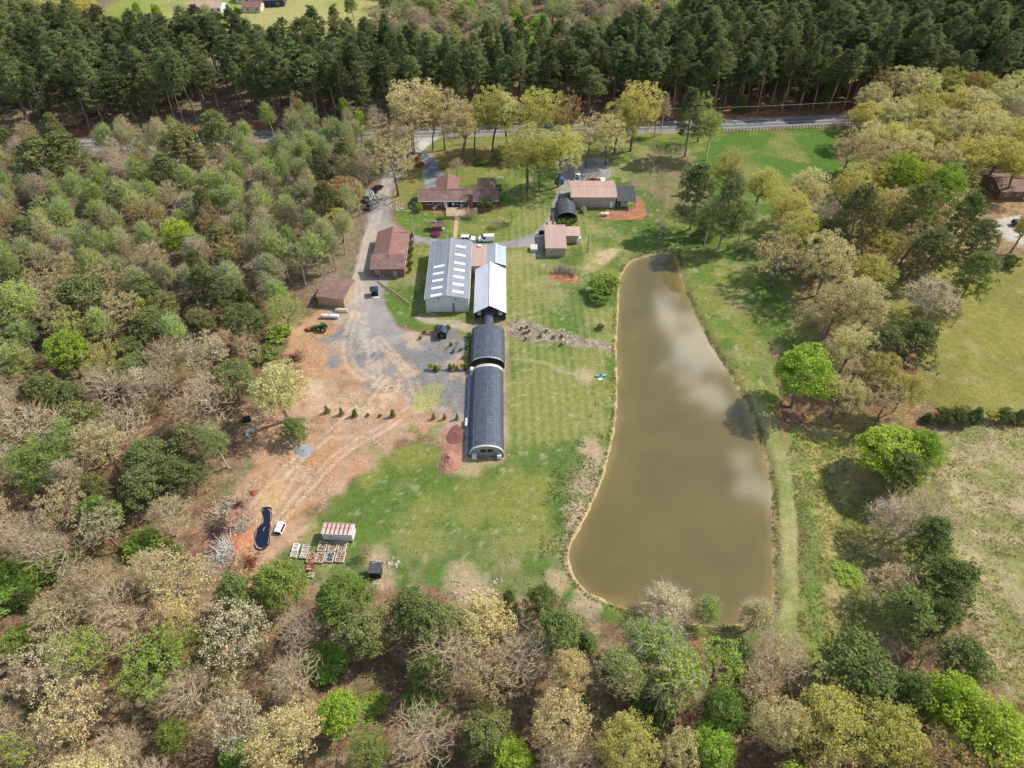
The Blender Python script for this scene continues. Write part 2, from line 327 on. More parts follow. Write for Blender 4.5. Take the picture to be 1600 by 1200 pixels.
md = mixn((.37, .31, .165), (.24, .245, .085), k(fbm(xf, yf * 1.6 + xf * .5, 5, 21), .42, .6)); md = lerp(md, (.40, .31, .21), k(nB, .58, .75) * .5); md = lerp(md, (.20, .20, .08), k(nC, .6, .8) * .4); put('meadow', md, 2)
sr = mixn((.30, .27, .10), (.19, .205, .06), k(nB, .4, .6)); rows = .5 + .5 * np.sin(xf * 2 * np.pi / 1.35); sr = lerp(sr, (.10, .10, .04), rows * sstep(66, 58, xf) * .3); sr = lerp(sr, (.11, .19, .04), sstep(3.5, .5, np.abs(linedist(DAM + np.array([3.2, 0]), xf, yf))) * .7); sr = lerp(sr, (.36, .30, .15), k(fbm(xf, yf, 6, 35), .55, .7) * .6); put('scrub', sr, 2)
l1 = mixn((.25, .17, .105), (.20, .19, .075), k(nA, .42, .62)); l1 = lerp(l1, (.33, .205, .13), k(nB, .5, .7) * .6)
l1 = lerp(l1, (.20, .215, .065), k(fbm(xf, yf, 8, 33), .42, .62) * .85); put('litter1', l1, None, .62); put('rightlitter', mixn((.38, .235, .135), (.27, .2, .1), k(nB, .4, .6)), 0, .9)
put('litter2', mixn((.30, .20, .09), (.24, .22, .07), k(nB, .4, .6)), None, .65)
dt = mixn((.215, .24, .08), (.31, .29, .125), k(nB, .4, .6)); put('damtop', dt, 1)
put('verge', mixn((.19, .20, .06), (.30, .25, .12), k(nB, .4, .6)), 1, .9)
put('farfield', mixn((.22, .27, .06), (.33, .31, .12), k(fbm(xf, yf, 18, 31), .4, .62)), 2)
cl = mixn((.42, .255, .155), (.385, .265, .18), k(nA, .42, .6)); cl = lerp(cl, (.45, .235, .115), k(fbm(xf, yf, 7, 41), .5, .7) * .65); cl = lerp(cl, (.47, .345, .235), k(nB, .52, .68) * .5)
cl = lerp(cl, (.29, .17, .10), k(fbm(xf, yf, 3.2, 42), .6, .74) * .6)
sw = sstep(-48, -56, xf) * sstep(92, 80, yf); cl = lerp(cl, (.33, .165, .10), sw * .7); cl = lerp(cl, (.24, .16, .11), sw * k(fbm(xf, yf, 2.5, 45), .5, .65) * .7)
gr = k(fbm(xf * .8 + yf * .4, yf - .3 * xf, 5, 43), .55, .66) * sstep(-36, -26, xf + (yf - 100) * .15) * .85; cl = lerp(cl, (.20, .225, .075), gr * sstep(122, 112, yf))
w_clay = put('clay', cl, 3); put('clay2', lerp(cl, (.44, .25, .12), k(nB, .4, .6) * .5), 3)
gv = mixn((.235, .225, .22), (.19, .19, .195), k(nB, .4, .62)); gv = lerp(gv, (.34, .325, .30), k(nC, .6, .8) * .5); gv = lerp(gv, (.45, .33, .24), k(fbm(xf, yf, 5, 47), .48, .62) * .75)
put('yard', gv, 4)
# wheel-worn dirt through the yard
turn = np.abs(np.hypot(xf + 38, yf - 121) - 9.5); col = lerp(col, (.52, .38, .26), sstep(3.2, 1.2, turn) * (yf < 123) * k(nC, .3, .5) * .8)
dr = mixn((.30, .285, .265), (.25, .24, .235), k(nB, .4, .62)); dr = lerp(dr, (.42, .36, .29), sstep(-35, -42, xf) * sstep(200, 185, yf) * k(nB, .35, .55) * .8); put('drive', dr, 4)
ruts = poly([(612,250),(600,300),(588,340),(572,380),(560,430),(562,480),(572,520),(585,560),(590,600)])
rd = linedist(ruts, xf, yf); col = lerp(col, (.47, .40, .32), sstep(.9, .35, np.abs(rd - .8)) * k(nC, .3, .5) * .7)
for tl in ([(560,480),(540,530),(545,575),(590,600),(640,610),(650,640)], [(450,660),(470,720),(440,770),(420,800)], [(600,590),(560,640),(500,690),(440,740),(400,790)], [(640,640),(600,670),(540,700),(480,760),(440,810)], [(655,640),(650,600),(620,560),(590,530)]):
    dd = np.abs(linedist(smooth_poly(poly(tl), 2, closed=False), xf, yf) - .85); col = lerp(col, (.56, .44, .32), sstep(.75, .25, dd) * k(nC, .3, .5) * .45 * (cls >= 3)); col = lerp(col, (.29, .19, .13), sstep(.6, .2, np.abs(dd - .9)) * .25 * (cls >= 3))
tr2 = poly([(1020,207),(1028,240),(1032,280),(1035,330),(1033,380)]); col = lerp(col, (.16, .12, .075), sstep(.7, .25, np.abs(linedist(tr2, xf, yf) - .6)) * .6)
put('apron', mixn((.52, .50, .47), (.42, .41, .39), k(nB, .4, .6)), 4); put('parkdrive', mixn((.20, .205, .225), (.27, .275, .29), k(nC, .4, .6)), 4)
put('rightdrive', mixn((.50, .45, .38), (.42, .39, .35), k(nB, .4, .6)), 4)
put('mulch', mixn((.40, .185, .105), (.33, .15, .09), k(nC, .4, .6)), 3); put('bed', mixn((.36, .16, .07), (.29, .16, .08), k(nC, .4, .6)), 3, .9)
put('heap', mixn((.33, .16, .13), (.44, .25, .18), k(nB, .4, .6)), 3, .9); put('path', mixn((.46, .39, .28), (.36, .31, .21), k(nB, .4, .6)), 3, .9)
put('scar', mixn((.47, .36, .22), (.27, .26, .10), k(nB, .5, .65)), None, .9); put('creek', mixn((.34, .27, .21), (.24, .18, .14), k(nC, .4, .6)), 0, .9)
put('foot', mixn((.42, .31, .20), (.30, .24, .15), k(nB, .4, .6)), 3, .85)
moss = sstep(4.6, 3.4, np.hypot(xf - at(668,622)[0], (yf - at(668,622)[1]) * .9) + (nB - .5) * 4); col = lerp(col, (.30, .32, .08), moss * .6)
disc = sstep(1.95, 1.7, np.hypot(xf - at(476,705)[0], yf - at(476,705)[1]) + (nC - .5) * .4); col = lerp(col, (.33, .34, .38), disc)
yw = sstep(3.4, 2.2, np.hypot(xf - at(425,780)[0], (yf - at(425,780)[1]) * .5) + (nB - .5) * 3); col = lerp(col, (.52, .35, .17), yw * .6)
drv2 = poly([(800,588),(850,592),(900,590),(940,590)]); col = lerp(col, (.36, .33, .2), sstep(.8, .2, linedist(poly([(800,560),(850,566),(880,580),(938,592)]), xf, yf)) * .5)
for (px_, py_, r_) in ((915,585,2.6),(735,725,3.0),(722,905,3.4),(745,925,3),(945,450,2.5),(920,700,2.5),(905,800,2.6),(870,905,2.2),(600,900,2),(590,870,2.5)):
    q = at(px_, py_); w = sstep(r_ * 1.3, r_ * .4, np.hypot(xf - q[0], (yf - q[1]) * .8) + (nB - .5) * 3); col = lerp(col, (.44, .32, .21), w * .7)
# wet clay rim of the pond and its bed
col = lerp(col, (.46, .34, .19), sstep(-.45, -.1, sh + (nC - .5) * .5)); col = lerp(col, (.16, .12, .06), sstep(-2.2, -1.1, sh) * sstep(-.5, -.9, sh) * sstep(30, 40, xf) * .75)
cls[sh > -.5] = 5
rdist = np.abs(yf - np.interp(xf, ROADX, ROADY)); col = lerp(col, (.26, .25, .23), sstep(5.2, 4.4, rdist))
bank = sstep(4.5, 6.5, yf - np.interp(xf, ROADX, ROADY)) * sstep(17, 11, yf - np.interp(xf, ROADX, ROADY)) * k(nB, .3, .5) * sstep(10, 40, np.abs(xf + 60)); col = lerp(col, (.27, .115, .06), bank * .85)
z = hgt(xf, yf)
nx, ny = len(gx), len(gy)
ii, jj = np.meshgrid(np.arange(nx - 1), np.arange(ny - 1)); i0 = (jj * nx + ii).ravel()
Q = np.stack([i0, i0 + 1, i0 + nx + 1, i0 + nx], 1)
fcls = np.sort(cls[Q], 1)[:, 2]
SOIL = {0: ('ground', soil_mat('forest_floor', 1.6, .42, .6)), 1: ('lawn', soil_mat('mown_grass', 2.6, .26, .4)), 2: ('meadow', soil_mat('rough_grass', 1.8, .24, .5)),
        3: ('bare_clay', soil_mat('bare_clay', 1.9, .2, .35)), 4: ('gravel_driveway', soil_mat('gravel', 3.5, .16, .2)), 5: ('pond_bed', soil_mat('pond_mud', 2.0, .2, .3))}
V = np.stack([xf, yf, z], 1); rgba = np.concatenate([np.clip(col, 0, 1), np.ones((len(col), 1))], 1).astype(np.float32)
for c_id, (nm, m) in SOIL.items():
    F = Q[fcls == c_id]
    if not len(F): continue
    u, inv = np.unique(F, return_inverse=True)
    me = mesh_np(nm, V[u], inv.reshape(F.shape), m, smooth=True)
    at_ = me.attributes.new('soil', 'FLOAT_COLOR', 'POINT'); at_.data.foreach_set('color', rgba[u].ravel())
    tag(link(nm, me), kind='structure')
# pond water
wx, wy = np.arange(POND[:, 0].min() - 2, POND[:, 0].max() + 2, .8), np.arange(POND[:, 1].min() - 2, POND[:, 1].max() + 2, .8)
WX, WY = np.meshgrid(wx, wy); wxf, wyf = WX.ravel(), WY.ravel(); ws = sdf(POND, wxf, wyf)
i0 = (np.arange(len(wy) - 1)[:, None] * len(wx) + np.arange(len(wx) - 1)[None]).ravel(); WQ = np.stack([i0, i0 + 1, i0 + len(wx) + 1, i0 + len(wx)], 1)
WQ = WQ[(ws[WQ] > -1.3).all(1)]; u, inv = np.unique(WQ, return_inverse=True)
m, N, L = new_mat('muddy_water'); out = N.new('ShaderNodeOutputMaterial'); b = N.new('ShaderNodeBsdfPrincipled'); L.new(b.outputs[0], out.inputs[0])
b.inputs['Roughness'].default_value = .05; b.inputs['IOR'].default_value = 1.45; b.inputs['Specular IOR Level'].default_value = .5
a = N.new('ShaderNodeAttribute'); a.attribute_name = 'shore'; cr = N.new('ShaderNodeValToRGB'); L.new(a.outputs['Fac'], cr.inputs[0])
cr.color_ramp.elements[0].color = (.26, .19, .075, 1); cr.color_ramp.elements[0].position = .0
e = cr.color_ramp.elements.new(.07); e.color = (.20, .155, .057, 1); e = cr.color_ramp.elements.new(.25); e.color = (.155, .124, .046, 1)
cr.color_ramp.elements[-1].color = (.135, .112, .044, 1)
t = N.new('ShaderNodeTexCoord'); n = N.new('ShaderNodeTexNoise'); n.inputs['Scale'].default_value = .09; n.inputs['Detail'].default_value = 3; L.new(t.outputs['Object'], n.inputs['Vector'])
r = N.new('ShaderNodeMapRange'); r.inputs[1].default_value = .3; r.inputs[2].default_value = .7; r.inputs[3].default_value = .9; r.inputs[4].default_value = 1.1; L.new(n.outputs[0], r.inputs[0])
vs = N.new('ShaderNodeVectorMath'); vs.operation = 'SCALE'; L.new(cr.outputs[0], vs.inputs[0]); L.new(r.outputs[0], vs.inputs['Scale']); L.new(vs.outputs[0], b.inputs['Base Color'])
n2 = N.new('ShaderNodeTexNoise'); n2.inputs['Scale'].default_value = 3; n2.inputs['Detail'].default_value = 3; L.new(t.outputs['Object'], n2.inputs['Vector'])
bp = N.new('ShaderNodeBump'); bp.inputs['Strength'].default_value = .05; bp.inputs['Distance'].default_value = .05; L.new(n2.outputs[0], bp.inputs['Height']); L.new(bp.outputs[0], b.inputs['Normal'])
me = mesh_np('pond_water', np.stack([wxf, wyf, np.full(len(wxf), WL)], 1)[u], inv.reshape(WQ.shape), m, smooth=True)
sa = me.attributes.new('shore', 'FLOAT', 'POINT'); shore = np.clip((ws + (fbm(wxf, wyf, 5, 71) - .5) * 2.4 * (ws > .5)) / 7, 0, 1); sa.data.foreach_set('value', shore[u].astype(np.float32))
tag(link('pond_water', me), kind='structure')
# road with painted lines and a strip fence
def strip_mesh(P, off0, off1, z, name, m):
    P = np.array(P); T = np.gradient(P, axis=0); T /= np.linalg.norm(T, axis=1)[:, None]; Nn = np.stack([-T[:, 1], T[:, 0]], 1)
    A, B = P + Nn * off0, P + Nn * off1; n = len(P)
    V = np.zeros((2 * n, 3)); V[:n, :2] = A; V[n:, :2] = B; V[:, 2] = z; i = np.arange(n - 1)
    return mesh_np(name, V, np.stack([i, i + 1, n + i + 1, n + i], 1), m)
asphalt = mat('asphalt', (.155, .155, .165), .85, var=.15, scale=.8, spec=.2, dirt=((.21, .205, .2), .25, .55))
tag(link('road', strip_mesh(ROAD, -3.1, 3.1, .05, 'road', asphalt)), kind='structure')
paint = mat('road_paint', (.72, .70, .62), .7, var=.1)
yl = mat('yellow_road_paint', (.6, .5, .3), .7, var=.1)
for o0, nm, mm in ((-2.85, 'edge_line', paint), (2.7, 'edge_line', paint), (-.28, 'centre_line', yl), (.1, 'centre_line', yl)):
    tag(link(nm, strip_mesh(ROAD, o0, o0 + .18, .056, nm, mm)), kind='structure')
# ================================================================ TREES
bark = {n: mat('bark_' + n, c, .95, var=.25, scale=1.5, spec=.05) for n, c in (('grey', (.19, .155, .125)), ('pale', (.52, .44, .32)), ('pine', (.30, .22, .16)), ('twig', (.44, .33, .195)), ('mauve', (.46, .39, .29)), ('dark', (.10, .08, .065)))}
LM = {'oak': leaf_mat('leaf_khaki', (.62, .50, .23), (.76, .65, .34), .4, .15, .012), 'gold': leaf_mat('leaf_gold', (.54, .49, .12), (.70, .63, .20), .4, .12, .012),
      'olive': leaf_mat('leaf_olive', (.50, .49, .11), (.66, .62, .19), .45, .15, .015), 'sage': leaf_mat('leaf_sage', (.60, .56, .22), (.74, .68, .34), .4, .14, .015),
      'maple': leaf_mat('leaf_fresh', (.28, .41, .06), (.40, .52, .09), .4, .15, .012), 'lime': leaf_mat('leaf_lime', (.34, .49, .06), (.48, .60, .10), .4, .14, .012),
      'poplar': leaf_mat('leaf_poplar', (.27, .42, .08), (.42, .54, .13), .42, .22, .02), 'dull': leaf_mat('leaf_dull', (.20, .245, .085), (.33, .345, .14), .35, .2, .02),
      'pine': leaf_mat('needle_pine', (.125, .165, .065), (.255, .29, .12), .42, .38, .02), 'bpine': leaf_mat('needle_broad', (.14, .17, .06), (.28, .29, .11), .2, .2, .015),
      'cedar': leaf_mat('needle_cedar', (.14, .195, .06), (.27, .31, .10), .3, .22, .015), 'rust': leaf_mat('leaf_rust', (.42, .28, .10), (.54, .38, .15), .3, .12, .01),
      'cream': leaf_mat('blossom_cream', (.55, .48, .27), (.64, .58, .37), .3, .08, .008), 'red': leaf_mat('azalea_red', (.52, .12, .07), (.6, .26, .14), .2, .1), 'pink': leaf_mat('azalea_magenta', (.26, .03, .13), (.38, .07, .2), .2, .1),
      'mid': leaf_mat('leaf_mid', (.19, .28, .06), (.32, .39, .10), .35, .15, .015), 'bud': leaf_mat('bud_brown', (.52, .41, .22), (.62, .50, .29), .3, .18, .02)}
def grow(pts, trunk, rg, lam=.35, seg=1.3, wob=.12):
    """branches: each point joins the node that is cheapest to reach; returns nodes, parents, children count, tips"""
    P = [np.array(t, float) for t in trunk]; par = [-1] + list(range(len(trunk) - 1)); pl = [0.0]
    for i in range(1, len(P)): pl.append(pl[-1] * .3 + np.linalg.norm(P[i] - P[i - 1]) * .3)
    cap = len(pts) * 6 + len(P) + 10; A = np.zeros((cap, 3)); L = np.full(cap, 1e9); n = len(P); A[:n] = P; L[:n] = pl
    order = np.argsort(np.linalg.norm(pts - np.array(trunk[len(trunk) // 2]), axis=1)); tips = []
    for oi in order:
        p = pts[oi]; d = p - A[:n]; dist = np.linalg.norm(d, axis=1)
        cost = dist + lam * L[:n] + .9 * np.maximum(0, -d[:, 2]) ; j = int(np.argmin(cost))
        k = max(1, int(dist[j] / seg)); last = j; a = A[j].copy()
        for s in range(1, k + 1):
            q = a + (p - a) * s / k
            if s < k: q = q + rg.normal(0, wob, 3) + np.array([0, 0, -.06 * dist[j] * math.sin(math.pi * s / k) * .5])
            if n >= cap: break
            A[n] = q; L[n] = L[last] + dist[j] / k; par.append(last); last = n; n += 1
        tips.append(last)
    A = A[:n]; par = np.array(par); cnt = np.zeros(n); cnt[tips] += 1
    for i in range(n - 1, 0, -1): cnt[par[i]] += cnt[i]
    return A, par, cnt, np.array(tips)
def limbs(A, par, rad, sides):
    e = np.arange(1, len(A)); a, b = A[par[e]], A[e]; ra, rb = np.minimum(rad[par[e]], rad[e] * 1.5), rad[e]
    t = b - a; ln = np.linalg.norm(t, axis=1); ok = ln > 1e-4; a, b, ra, rb, t, ln = a[ok], b[ok], ra[ok], rb[ok], t[ok], ln[ok]; t = t / ln[:, None]
    up = np.where(np.abs(t[:, 2:3]) > .9, [[1., 0, 0]], [[0, 0, 1.]]); u = np.cross(t, up); u /= np.linalg.norm(u, axis=1)[:, None]; w = np.cross(t, u)
    V = []
    for (c, r) in ((a, ra), (b, rb)):
        for k in range(sides):
            an = 2 * math.pi * k / sides; V.append(c + (u * math.cos(an) + w * math.sin(an)) * r[:, None])
    V = np.stack(V, 1); n = len(a); base = (np.arange(n) * 2 * sides)[:, None]
    F = np.concatenate([base + np.array([[k, (k + 1) % sides, sides + (k + 1) % sides, sides + k]]) for k in range(sides)], 0)
    return V.reshape(-1, 3), F
def slivers(tips, dirs, rg, n, ln, wd, spread):
    """fine twigs: long thin blades leaving each tip"""
    c = np.repeat(tips, n, 0); d = np.repeat(dirs, n, 0) + rg.normal(0, spread, (len(c), 3)); d[:, 2] += .25; d /= np.linalg.norm(d, axis=1)[:, None] + 1e-9
    c = c - d * rg.uniform(0, .5, (len(c), 1)) * ln
    s = np.cross(d, rg.normal(0, 1, d.shape)); s /= np.linalg.norm(s, axis=1)[:, None] + 1e-9; l = ln * rg.uniform(.6, 1.3, (len(c), 1))
    V = np.stack([c - s * wd, c + s * wd, c + d * l + s * wd * .3, c + d * l - s * wd * .3], 1)
    return V.reshape(-1, 3), np.arange(len(c) * 4).reshape(-1, 4)
def leaves(cent, rg, n, rad, size, flat=.6, up=.5, elong=1.0, droop=None):
    """clumps of leaf-sized blades"""
    c = np.repeat(cent, n, 0); o = rg.normal(0, 1, (len(c), 3)); o /= np.linalg.norm(o, axis=1)[:, None]; o *= rg.uniform(.2, 1, (len(c), 1)) ** .5 * rad; o[:, 2] *= flat
    c = c + o; nr = rg.normal(0, 1, c.shape) * (1 - up) + np.array([0, 0, up]) + o / max(rad, .01) * .5; nr /= np.linalg.norm(nr, axis=1)[:, None]
    a = np.cross(nr, rg.normal(0, 1, c.shape)); a /= np.linalg.norm(a, axis=1)[:, None]; b = np.cross(nr, a)
    s = size * rg.uniform(.55, 1.25, (len(c), 1)) * .5
    V = np.stack([c - a * s * elong, c - b * s * .9, c + a * s * elong, c + b * s * .9], 1)
    return V.reshape(-1, 3), np.arange(len(c) * 4).reshape(-1, 4)
def lumpy(n, rg, H, base, rx, top=1.0, lobes=9, hollow=.35, pw=.6, lob=.35):
    """points through an uneven crown built of several lobes"""
    out = []; lc = rg.normal(0, 1, (lobes, 3)); lc /= np.linalg.norm(lc, axis=1)[:, None]; lr = rg.uniform(1 - lob, 1 + lob * .6, lobes)
    while len(out) < n:
        d = rg.normal(0, 1, 3); d /= np.linalg.norm(d)
        if d[2] < -.5: continue
        wgt = np.exp(4.5 * (lc @ d)); r = float((wgt * lr).sum() / wgt.sum()); q = rg.uniform(hollow ** 2, 1) ** .5 * r
        hz = (H - base) / 2; zc = base + hz * (.9 if pw else 1)
        z_ = zc + d[2] * q * hz * (1.05 if d[2] > 0 else .95); out.append((d[0] * q * rx, d[1] * q * rx, min(z_, H * top)))
    return np.array(out)
PROTO = {}
def make_proto(kind, seed):
    rg = np.random.default_rng(seed); tw = None
    def trunk(h, lean=.5, n=7):
        dx, dy = rg.normal(0, lean, 2); return [(dx * (i / n) ** 1.5 + rg.normal(0, .06), dy * (i / n) ** 1.5 + rg.normal(0, .06), h * i / n) for i in range(n + 1)]
    if kind in ('oak', 'thin'):
        H, W = 17, 12; pts = lumpy(340 if kind == 'oak' else 260, rg, H, 4.5, W / 2, lobes=12, hollow=.3, lob=.6); T = trunk(7, .5); rt = .34; lv = dict(n=26 if kind == 'oak' else 13, rad=.74 if kind == 'oak' else .62, size=.29, flat=.75, up=.35); bk = 'grey'; tw = (3, .9, .018, .5); pw = .48
    elif kind == 'bare':
        H, W = 17, 11.5; pts = lumpy(520, rg, H, 4.0, W / 2, lobes=9, hollow=.15, lob=.35); T = trunk(7.5, .5); rt = .32; lv = None; bk = 'pale'; tw = (6, 1.2, .017, .5); pw = .46
    elif kind == 'budbare':
        H, W = 16, 10.5; pts = lumpy(420, rg, H, 4.0, W / 2, lobes=9, hollow=.2, lob=.35); T = trunk(7.5, .5); rt = .28; lv = dict(n=4, rad=.6, size=.30, flat=.8, up=.3); bk = 'pale'; tw = (6, 1.15, .017, .45); pw = .46
    elif kind == 'maple':
        H, W = 15, 9.5; pts = lumpy(330, rg, H, 2.6, W / 2, lobes=16, hollow=.42, lob=.5); T = trunk(9, .3); rt = .28; lv = dict(n=30, rad=.70, size=.32, flat=.7, up=.35); bk = 'grey'; pw = .5
    elif kind == 'poplar':
        H, W = 17, 7; pts = lumpy(260, rg, H, 4.5, W / 2, lobes=9, hollow=.2, lob=.4); pts[:, :2] *= (1.25 - .55 * (pts[:, 2:3] - 4) / 13); T = trunk(12, .5, 9); rt = .2; lv = dict(n=12, rad=.66, size=.31, flat=.9, up=.25); bk = 'pale'; tw = (6, 1.6, .019, .3); pw = .5
    elif kind == 'sparse':
        H, W = 17, 7; pts = lumpy(300, rg, H, 4.5, W / 2, lobes=9, hollow=.1, lob=.4); pts[:, :2] *= (1.2 - .5 * (pts[:, 2:3] - 4) / 13); T = trunk(11, .5, 9); rt = .2; lv = dict(n=6, rad=.6, size=.28, flat=.9, up=.25); bk = 'pale'; tw = (7, 1.6, .019, .3); pw = .5
    elif kind in ('pine', 'edgepine'):
        H, W = 23, 6.6; b0 = 11.5 if kind == 'pine' else 7; n = 150 if kind == 'pine' else 200; zz = rg.uniform(0, 1, n) ** .8; an = rg.uniform(0, 2 * math.pi, n)
        prof = np.interp(zz, [0, .25, .6, .85, 1], [.55, 1, .85, .5, .12]) * W / 2 * (1 + .3 * np.sin(an * 2 + rg.uniform(0, 6)) + rg.normal(0, .14, n)); q = rg.uniform(.25, 1, n) ** .5
        zw = b0 + (H - b0) * zz; pts = np.stack([prof * q * np.cos(an), prof * q * np.sin(an), np.round(zw / 1.1) * 1.1 + rg.normal(0, .22, n) + q * .5], 1); T = trunk(H - .6, .35, 14); rt = .22
        lv = dict(n=22, rad=.78, size=.34, flat=.6, up=.35, elong=1.5); bk = 'pine'; pw = .55
    elif kind == 'bpine':
        H, W = 17, 11; n = 340; zz = rg.uniform(0, 1, n) ** .75; an = rg.uniform(0, 2 * math.pi, n); ph = rg.uniform(0, 6)
        prof = np.interp(zz, [0, .2, .55, .85, 1], [.7, 1, .9, .6, .15]) * W / 2 * (1 + .22 * np.sin(an * 3 + ph + zz * 4) + rg.normal(0, .1, n)); q = rg.uniform(.15, 1, n) ** .5
        pts = np.stack([prof * q * np.cos(an), prof * q * np.sin(an), 4 + 13 * zz + q * .4], 1); pts[:, 2] = np.round(pts[:, 2] / 1.2) * 1.2 + rg.normal(0, .2, n); T = trunk(H - 1.5, .6, 12); rt = .3
        lv = dict(n=20, rad=.82, size=.36, flat=.5, up=.4, elong=1.5); bk = 'pine'; pw = .5
    elif kind == 'cedar':
        H, W = 9, 5; n = 230; zz = rg.uniform(0, 1, n) ** 1.2; an = rg.uniform(0, 2 * math.pi, n)
        prof = (1 - zz * .88) ** .8 * W / 2 * (1 + rg.normal(0, .1, n)); q = rg.uniform(.3, 1, n) ** .5; pts = np.stack([prof * q * np.cos(an), prof * q * np.sin(an), .5 + 8.4 * zz], 1); T = trunk(8.4, .1, 8); rt = .14
        lv = dict(n=22, rad=.5, size=.26, flat=.9, up=.3); bk = 'dark'; pw = .5
    elif kind == 'shrub':
        H, W = 2.4, 3; pts = lumpy(90, rg, H, .1, W / 2, lobes=7, hollow=.2, lob=.3, pw=0); T = [(0, 0, 0), (.03, .02, .25), (0, .05, .5)]; rt = .06; lv = dict(n=26, rad=.32, size=.2, flat=.9, up=.3); bk = 'dark'; pw = .5
    elif kind == 'bareshrub':
        H, W = 3.4, 4.4; pts = lumpy(260, rg, H, .2, W / 2, lobes=7, hollow=.1, lob=.25, pw=0); T = [(0, 0, 0), (.03, .02, .3), (0, .05, .6)]; rt = .08; lv = dict(n=3, rad=.25, size=.15, flat=.9, up=.3); bk = 'mauve'; tw = (5, .5, .012, .4); pw = .45
    A, par, cnt, tips = grow(pts, T, rg, lam=.3 if kind in ('pine', 'edgepine', 'bpine', 'cedar') else .42, seg=1.3 if H > 6 else .5, wob=.12 if H > 6 else .04)
    rad = np.maximum(rt * (cnt / cnt[0]) ** pw, (.034 if kind in ('bare', 'budbare') else .022) if H > 6 else .008); nt = len(T); f = A[:nt, 2] / max(A[nt - 1, 2], .1); rad[:nt] = np.maximum(rad[:nt], rt * (1 - f * (.75 if kind in ('pine', 'edgepine', 'bpine', 'cedar') else .35))); rad[0] *= 1.35
    big = rad > .09 if H > 6 else rad > .03
    V1, F1 = limbs(A, par, rad, 5 if kind in ('pine', 'edgepine', 'cedar', 'shrub') else 4)
    dirs = A[tips] - A[par[tips]]; dirs /= np.linalg.norm(dirs, axis=1)[:, None] + 1e-9
    vs, fs, nv = [], [], 0; tv = None
    if tw is not None:
        tv = slivers(A[tips], dirs, rg, *tw)
    lvV = None
    if lv is not None:
        cent = A[tips]; lvV = leaves(cent, rg, **lv)
    return dict(H=H, W=W, trunk=(V1, F1), twigs=tv, leaves=lvV, bark=bk)
VARS = dict(oak=4, thin=3, bare=4, budbare=3, maple=3, poplar=4, sparse=4, pine=5, edgepine=3, bpine=3, cedar=2, shrub=3, bareshrub=2)
# species: shape, leaf colour, (height, width)
SP = {'oak': ('oak', 'oak'), 'gold': ('oak', 'gold'), 'olive': ('oak', 'olive'), 'sage': ('oak', 'sage'), 'thinoak': ('thin', 'oak'), 'thinolive': ('thin', 'olive'), 'rust': ('thin', 'rust'), 'rustoak': ('oak', 'rust'), 'cream': ('thin', 'cream'),
      'bare': ('bare', None), 'budbare': ('budbare', 'bud'), 'greenbare': ('budbare', 'poplar'), 'maple': ('maple', 'maple'), 'mid': ('maple', 'mid'), 'midoak': ('oak', 'mid'), 'lime': ('maple', 'lime'), 'limethin': ('thin', 'lime'), 'poplar': ('poplar', 'poplar'), 'fresh': ('poplar', 'maple'), 'dull': ('maple', 'dull'), 'dullpop': ('poplar', 'dull'),
      'sparse': ('sparse', 'poplar'), 'sparseolive': ('sparse', 'olive'), 'greybare': ('sparse', 'bud'), 'pine': ('pine', 'pine'), 'edgepine': ('edgepine', 'pine'), 'bpine': ('bpine', 'bpine'), 'greenpine': ('bpine', 'cedar'), 'cedar': ('cedar', 'cedar'),
      'shrub': ('shrub', 'cedar'), 'oliveshrub': ('shrub', 'olive'), 'greenshrub': ('shrub', 'poplar'), 'redshrub': ('shrub', 'red'), 'pinkshrub': ('shrub', 'pink'), 'bareshrub': ('bareshrub', 'bud'), 'creamshrub': ('shrub', 'cream'), 'budshrub': ('bareshrub', 'olive')}
MESH = {}
def tree_meshes(species, v):
    shape, lc = SP[species]; v = v % VARS[shape]
    if (shape, v) not in PROTO: PROTO[(shape, v)] = make_proto(shape, 100 + 13 * v + hash_s(shape))
    p = PROTO[(shape, v)]
    if ('t', shape, v) not in MESH: MESH[('t', shape, v)] = mesh_np(shape + '_trunk', *p['trunk'], bark[p['bark']])
    key = (shape, lc, v)
    if key not in MESH:
        VV, FF, MI, mats, n = [], [], [], [], 0
        if p['twigs'] is not None:
            tb = bark['twig'] if shape in ('bare', 'budbare', 'bareshrub') else bark['mauve']
            a, b = p['twigs']; VV.append(a); FF.append(b); MI.append(np.zeros(len(b), int)); mats.append(tb); n = len(a)
        if p['leaves'] is not None and lc:
            a, b = p['leaves']; VV.append(a); FF.append(b + n); MI.append(np.full(len(b), len(mats))); mats.append(LM[lc])
        MESH[key] = mesh_np(shape + '_crown', np.concatenate(VV), np.concatenate(FF), mats=mats, midx=np.concatenate(MI))
    return MESH[('t', shape, v)], MESH[key], p
NAMES = {'poplar': 'poplar_tree', 'fresh': 'poplar_tree', 'sparse': 'slender_tree', 'sparseolive': 'slender_tree', 'dullpop': 'slender_tree', 'pine': 'pine_tree', 'edgepine': 'pine_tree', 'bpine': 'pine_tree', 'greenpine': 'pine_tree', 'cedar': 'cedar_tree', 'maple': 'maple_tree', 'lime': 'maple_tree', 'oak': 'oak_tree', 'gold': 'oak_tree', 'olive': 'oak_tree', 'sage': 'oak_tree', 'bare': 'bare_tree', 'budbare': 'bare_tree', 'greybare': 'bare_tree', 'cream': 'blossoming_tree'}
